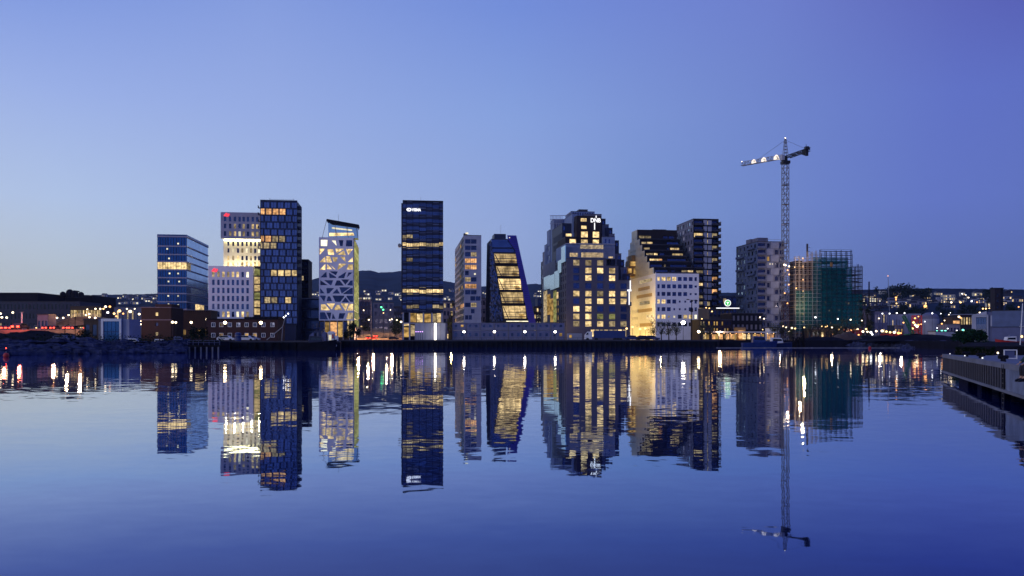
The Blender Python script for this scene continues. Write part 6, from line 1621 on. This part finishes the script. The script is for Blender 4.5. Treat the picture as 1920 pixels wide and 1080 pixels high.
b = mb('steel_dark'); b.tube((ps + .3, -.05 * sgn, -.6), (ps + .3, -.05 * sgn, 1.6), .025, 5); b.tube((ps + .75, -.05 * sgn, -.6), (ps + .75, -.05 * sgn, 1.6), .025, 5)
for k in range(7): b.tube((ps + .3, -.05 * sgn, .1 + k * .22), (ps + .75, -.05 * sgn, .1 + k * .22), .02, 4)
b.build('ladder', R)
for i in range(8):
    b = mb('wood_dark'); s = 2 + i * 6; b.tube((s, sgn * 1.6, -1.5), (s, sgn * 1.6, 1.35), .28, 8); b.build('pile', R)
def on_pier(s, t, z=1.6):
    p = A + dv * s + nv_ * t; return (p.x, p.y, z)
for i, s in enumerate((7.0, 13.0, 20.0)):
    R2 = empty('bollard', ['farthest', 'middle', 'nearest'][i] + ' small black mooring bollard on the pier edge', 'bollard', 'bollards on the pier', on_pier(s, .6, 1.6))
    mb('black').tube((0, 0, 0), (0, 0, .22), .13, 10, .1).build('post', R2); mb('black').tube((-.22, 0, .24), (.22, 0, .24), .09, 8).build('crossbar', R2)
R2 = empty('barrier_frame', 'white square tube barrier frame standing on the pier', 'barrier', None, on_pier(20.5, 3.2, 1.6), -.1)
# placed so that it stands behind the pier edge
R2.location = (X(1883, 47), 47, 1.6)
b = mb('whitepaint'); w_, h_ = .66, .5
for (p, q_) in (((0, 0, .04), (w_, 0, .04)), ((0, 0, h_), (w_, 0, h_)), ((0, 0, 0), (0, 0, h_)), ((w_, 0, 0), (w_, 0, h_)), ((.12, .3, 0), (.12, .3, h_)), ((w_ + .12, .3, 0), (w_ + .12, .3, h_)), ((0, 0, h_), (.12, .3, h_)), ((w_, 0, h_), (w_ + .12, .3, h_)), ((.12, .3, h_), (w_ + .12, .3, h_))): b.tube(p, q_, .028, 5)
b.build('frame', R2); mb('bluegrey').box(.05, w_ - .05, .15, .18, .08, h_ - .05).build('panel', R2)
R2 = empty('ground_lamp', 'small bright white lamp low on the pier beside the hedge row', 'lamp', None, (X(1871, 58), 58, 1.6)); mb('steel').tube((0, 0, 0), (0, 0, .12), .05, 6).build('post', R2); mb('lampW').ball((0, 0, .17), .06, 8, 6).build('lamp_head', R2)
for s, r_ in ((3.2, .035), (10.5, .04), (17.2, .05)):
    p = on_pier(s, .1, 1.7); R2 = empty('edge_light', ['farthest', 'middle', 'nearest'][(s > 5) + (s > 12)] + ' tiny pale light set on the pier edge beam', 'lamp', 'pier edge lights', p); mb('steel').box(-.05, .05, -.05, .05, -.04, 0).build('base', R2); mb('signw').ball((0, 0, .03), r_, 6, 4).build('lamp_head', R2)
R2 = empty('boat_mast', 'slim pale mast with crossbar at the right edge of the picture', 'mast', None, (X(1912, 75), 75, 1.6))
b = mb('whitepaint'); b.tube((0, 0, 0), (X(1917.5, 75) - X(1912, 75), 0, Z(569, 75) - 1.6), .05, 6, .035); b.build('pole', R2)
mb('whitepaint').tube((-.05, 0, Z(612, 75) - 1.6), (.6, 0, Z(612, 75) - 1.6), .025, 5).build('crossbar', R2); mb('lampY').ball((.16, 0, Z(631, 75) - 1.6), .11, 8, 6).build('lamp', R2)

# ================================================================== PERSON sitting on the pier edge
def skin_obj(name, verts, edges, radii, root_i, mat, parent, sub=1):
    me = bpy.data.meshes.new(name); me.from_pydata(verts, edges, []); o = bpy.data.objects.new(name, me); COL.objects.link(o)
    m1 = o.modifiers.new('skin', 'SKIN'); m1.use_smooth_shade = True
    for i, r in enumerate(radii): me.skin_vertices[0].data[i].radius = (r, r)
    me.skin_vertices[0].data[root_i].use_root = True
    ms = o.modifiers.new('sub', 'SUBSURF'); ms.levels = sub; ms.render_levels = sub
    me.materials.append(M[mat]); 
    if parent: o.parent = parent
    return o
PD = 31.6; ex = A.x + dv.x * ((A.y - PD) / -dv.y)      # edge x at that depth
R = empty('person', 'person in a dark green hooded jacket sitting on the pier edge at the right border', 'person', None, (ex - .12, PD, 1.6), 0)
# local: -x towards the water; z up from deck
V = [(.22, 0, .12), (.18, 0, .32), (.06, 0, .52), (-.02, 0, .62), (-.06, 0, .70),            # pelvis, waist, chest, neck base, neck
     (-.10, 0, .80),                                                                          # head centre
     (.02, -.19, .56), (-.12, -.24, .34), (-.36, -.16, .22),                                  # near arm
     (.02, .19, .56), (-.12, .24, .34), (-.36, .16, .22),                                     # far arm
     (-.02, -.1, .12), (-.32, -.12, .1), (-.34, -.12, -.34), (-.46, -.12, -.42),              # near leg
     (-.02, .1, .12), (-.3, .14, .1), (-.3, .14, -.34), (-.42, .14, -.42)]                    # far leg
E = [(0, 1), (1, 2), (2, 3), (3, 4), (4, 5), (2, 6), (6, 7), (7, 8), (2, 9), (9, 10), (10, 11), (0, 12), (12, 13), (13, 14), (14, 15), (0, 16), (16, 17), (17, 18), (18, 19)]
rr = [.15, .15, .16, .08, .055, .095, .075, .055, .035, .075, .055, .035, .1, .075, .055, .045, .1, .075, .055, .045]
skin_obj('body', V, E, rr, 0, 'skin', R)
skin_obj('jacket', [(.22, 0, .1), (.18, 0, .32), (.06, 0, .53), (-.0, 0, .63), (.02, -.2, .57), (-.12, -.25, .35), (-.32, -.18, .235), (.02, .2, .57), (-.12, .25, .35), (-.32, .18, .235)], [(0, 1), (1, 2), (2, 3), (2, 4), (4, 5), (5, 6), (2, 7), (7, 8), (8, 9)], [.19, .185, .19, .105, .1, .08, .06, .1, .08, .06], 0, 'cloth_green', R)
skin_obj('trousers', [(.2, 0, .12), (-.02, -.1, .12), (-.32, -.12, .1), (-.34, -.12, -.3), (-.02, .1, .12), (-.3, .14, .1), (-.3, .14, -.3)], [(0, 1), (1, 2), (2, 3), (0, 4), (4, 5), (5, 6)], [.165, .12, .095, .07, .12, .095, .07], 0, 'cloth_dark', R)
b = mb('hair'); b.ball((-.075, 0, .845), .105, 12, 8, (1, .9, .95)); b.build('hair', R, smooth=True)
b = mb('cloth_green'); b.ball((.03, 0, .69), .12, 12, 8, (.9, 1, .8)); b.build('hood', R, smooth=True)
b = mb('skin'); b.tube((-.2, 0, .80), (-.225, 0, .78), .018, 6, .012); b.build('nose', R)
for sy in (-1, 1):
    for k in range(5):
        y0_ = sy * (.15 + .018 * (k - 2)); ln = (.05, .075, .08, .075, .06)[k]
        mb('skin').tube((-.38, y0_, .2), (-.38 - ln * .8, y0_, .175), .009, 5, .008).tube((-.38 - ln * .8, y0_, .175), (-.38 - ln, y0_, .14), .008, 5, .006).build('finger', R)
for yy, xx in ((-.12, -.4), (.14, -.36)): mb('black').prism([(xx + .1, -.46), (xx - .16, -.48), (xx - .15, -.41), (xx + .0, -.34), (xx + .1, -.34)], yy - .05, yy + .05).build('shoe', R)

# ================================================================== KEY LIGHT POOLS (lit lamps, plus added fill points for the upper yellow flank)
def point(x, y, z, col, e, r=.5, nm='lamp_or_fill_light'):
    l = bpy.data.lights.new(nm, 'POINT'); l.energy = e; l.color = col[:3]; l.shadow_soft_size = r
    o = bpy.data.objects.new(nm, l); COL.objects.link(o); o.location = (x, y, z)
S = Site(475)
UP = [(S.o + S.r * S.x(px, 4) + S.d * 3.6, S.zz(497, 4) + GZ) for px in (424, 440, 456, 472, 486)]
S = Site(1229)
def w_of(S, x, y, z): 
    p = S.o + S.r * x + S.d * y; return p.x, p.y, z
for p_, z_ in UP: point(p_.x, p_.y, z_, (1, .82, .5), 620, .3)
for yy in (6, 20, 34, 48): point(*w_of(S, -9, yy, 5), (1, .62, .13), 3400)
for yy in (4, 20, 40): point(*w_of(S, -13, yy, 19), (1, .62, .13), 6500)  # added fill without fixtures, brightens the upper flank
for px, D, z, c, e in ((620, 425, 6, (1, .55, .2), 2500), (672, 445, 11, (1, .5, .25), 7000), (700, 440, 9, (1, .5, .25), 8000), (735, 445, 9, (1, .55, .3), 8000), (690, 480, 15, (1, .6, .3), 8000), (725, 500, 16, (1, .6, .3), 7000), (1508, 433, 20, (1, .6, .25), 3500), (1505, 433, 45, (1, .6, .25), 4500), (1500, 433, 32, (1, .6, .3), 2500), (1477, 414, 36, (1, .6, .4), 700), (1040, 425, 8, (1, .65, .2), 2500),
                       (100, 300, 9, (1, .38, .16), 9000), (150, 300, 12, (1, .45, .2), 9000), (36, 308, 9, (1, .1, .05), 4000), (8, 308, 9, (1, .1, .05), 3000), (125, 340, 14, (1, .45, .22), 3500), (1560, 410, 6, (1, .7, .4), 1800), (1350, 370, 5, (1, .6, .35), 1800), (1240, 350, 6, (1, .7, .35), 2500), (340, 385, 8, (1, .5, .25), 1200), (1462, 380, 6, (1, .65, .4), 1200), (1690, 430, 8, (1, .7, .5), 3000), (1650, 430, 8, (1, .75, .6), 2500), (1780, 410, 7, (1, .6, .4), 2500), (846, 440, 6, (1, .75, .25), 1500)):
    point(X(px, D), D, z, c, e)

# ================================================================== SKY, SUN, HAZE
world = bpy.data.worlds.new('World'); scene.world = world; world.use_nodes = True
nt = world.node_tree; nt.nodes.clear()
out = nt.nodes.new('ShaderNodeOutputWorld')
tc = nt.nodes.new('ShaderNodeTexCoord'); sp = nt.nodes.new('ShaderNodeSeparateXYZ'); nt.links.new(tc.outputs['Generated'], sp.inputs[0])
def math_(op, a, b_=None, clamp=False):
    n = nt.nodes.new('ShaderNodeMath'); n.operation = op; n.use_clamp = clamp
    for i, v in enumerate((a, b_)):
        if v is None: continue
        if isinstance(v, (int, float)): n.inputs[i].default_value = v
        else: nt.links.new(v, n.inputs[i])
    return n.outputs[0]
hx = math_('SQRT', math_('ADD', math_('MULTIPLY', sp.outputs[0], sp.outputs[0]), math_('ADD', math_('MULTIPLY', sp.outputs[1], sp.outputs[1]), 1e-6)))
s_az = math_('DIVIDE', sp.outputs[0], hx)
fac = math_('MULTIPLY_ADD', s_az, .5); nt.nodes[-1].inputs[2].default_value = .5
tanv = math_('DIVIDE', sp.outputs[2], hx)
def ramp(stops):
    r = nt.nodes.new('ShaderNodeValToRGB'); cr = r.color_ramp
    while len(cr.elements) > 1: cr.elements.remove(cr.elements[-1])
    for i, (p, c) in enumerate(stops):
        e = cr.elements[0] if i == 0 else cr.elements.new((p + 1) / 2)
        e.position = (p + 1) / 2; e.color = lin(*c)
    nt.links.new(fac, r.inputs[0]); return r.outputs[0]
lv = [(.06, ramp([(-1, (214, 206, 200)), (-.47, (196, 207, 213)), (-.16, (177, 191, 217)), (0, (157, 176, 217)), (.136, (127, 149, 202)), (.42, (97, 117, 181)), (1, (75, 92, 160))])),
      (.1475, ramp([(-1, (195, 203, 220)), (-.47, (181, 201, 235)), (0, (149, 171, 222)), (.136, (127, 155, 211)), (.44, (101, 121, 199)), (1, (75, 92, 165))])),
      (.26, ramp([(-1, (175, 192, 228)), (-.47, (157, 179, 234)), (-.27, (153, 175, 230)), (0, (137, 164, 224)), (.293, (113, 136, 206)), (.465, (97, 115, 199)), (1, (75, 90, 170))])),
      (.39, ramp([(-1, (150, 172, 222)), (-.514, (121, 148, 223)), (-.28, (134, 158, 224)), (0, (117, 144, 219)), (.293, (110, 128, 206)), (.514, (85, 89, 176)), (1, (70, 84, 165))])),
      (1.6, ramp([(-1, (90, 112, 190)), (1, (70, 88, 168))]))]
cur = lv[0][1]
for (a, _), (c, col) in zip(lv, lv[1:]):
    mr = nt.nodes.new('ShaderNodeMapRange'); mr.inputs[1].default_value = a; mr.inputs[2].default_value = c; nt.links.new(tanv, mr.inputs[0])
    mx = nt.nodes.new('ShaderNodeMix'); mx.data_type = 'RGBA'; nt.links.new(mr.outputs[0], mx.inputs[0]); nt.links.new(cur, mx.inputs[6]); nt.links.new(col, mx.inputs[7]); cur = mx.outputs[2]
bg = nt.nodes.new('ShaderNodeBackground'); nt.links.new(cur, bg.inputs[0]); bg.inputs[1].default_value = 1.0
sky = nt.nodes.new('ShaderNodeTexSky'); sky.sky_type = 'NISHITA'; sky.sun_disc = False
SUN_EL, SUN_AZ = math.radians(6), math.radians(-125)     # afterglow behind the camera's left shoulder
sky.sun_elevation = math.radians(-4); sky.sun_rotation = SUN_AZ
bg2 = nt.nodes.new('ShaderNodeBackground'); nt.links.new(sky.outputs[0], bg2.inputs[0]); bg2.inputs[1].default_value = .05
ash = nt.nodes.new('ShaderNodeAddShader'); nt.links.new(bg.outputs[0], ash.inputs[0]); nt.links.new(bg2.outputs[0], ash.inputs[1]); nt.links.new(ash.outputs[0], out.inputs[0])
sl_ = bpy.data.lights.new('afterglow', 'SUN'); sl_.energy = .55; sl_.angle = math.radians(25); sl_.color = (1, .84, .78)
so = bpy.data.objects.new('afterglow', sl_); COL.objects.link(so)
dirv = Vector((math.sin(SUN_AZ) * math.cos(SUN_EL), math.cos(SUN_AZ) * math.cos(SUN_EL), math.sin(SUN_EL + .15)))
so.rotation_euler = dirv.to_track_quat('Z', 'Y').to_euler()
HAZE = True
if HAZE:
    hz = MB(); hz.box(-4600, 4600, -160, 5600, -4.2, 420)
    mh, nt2, out2 = new_mat('evening_haze')
    pv = nt2.nodes.new('ShaderNodeVolumePrincipled'); pv.inputs['Color'].default_value = (.5, .66, 1, 1); pv.inputs['Density'].default_value = .00004
    nt2.links.new(pv.outputs[0], out2.inputs['Volume'])
    o = hz.build('haze', None, mh); tag(o, kind='stuff')

cam = bpy.data.cameras.new('camera'); co = bpy.data.objects.new('camera', cam); COL.objects.link(co)
co.location = (0, 0, H); co.rotation_euler = (math.pi / 2, 0, 0)
cam.sensor_width = 36; cam.lens = 36 * F / 1920; cam.shift_y = (HY - 540) / 1920; cam.clip_end = 20000; cam.clip_start = .1
scene.camera = co
scene.view_settings.view_transform = 'Standard'; scene.view_settings.look = 'None'; scene.view_settings.exposure = 0; scene.view_settings.gamma = 1
scene.cycles.use_denoising = True
scene.cycles.sample_clamp_indirect = 12
scene.cycles.max_bounces = 8; scene.cycles.transparent_max_bounces = 12; scene.cycles.volume_bounces = 0
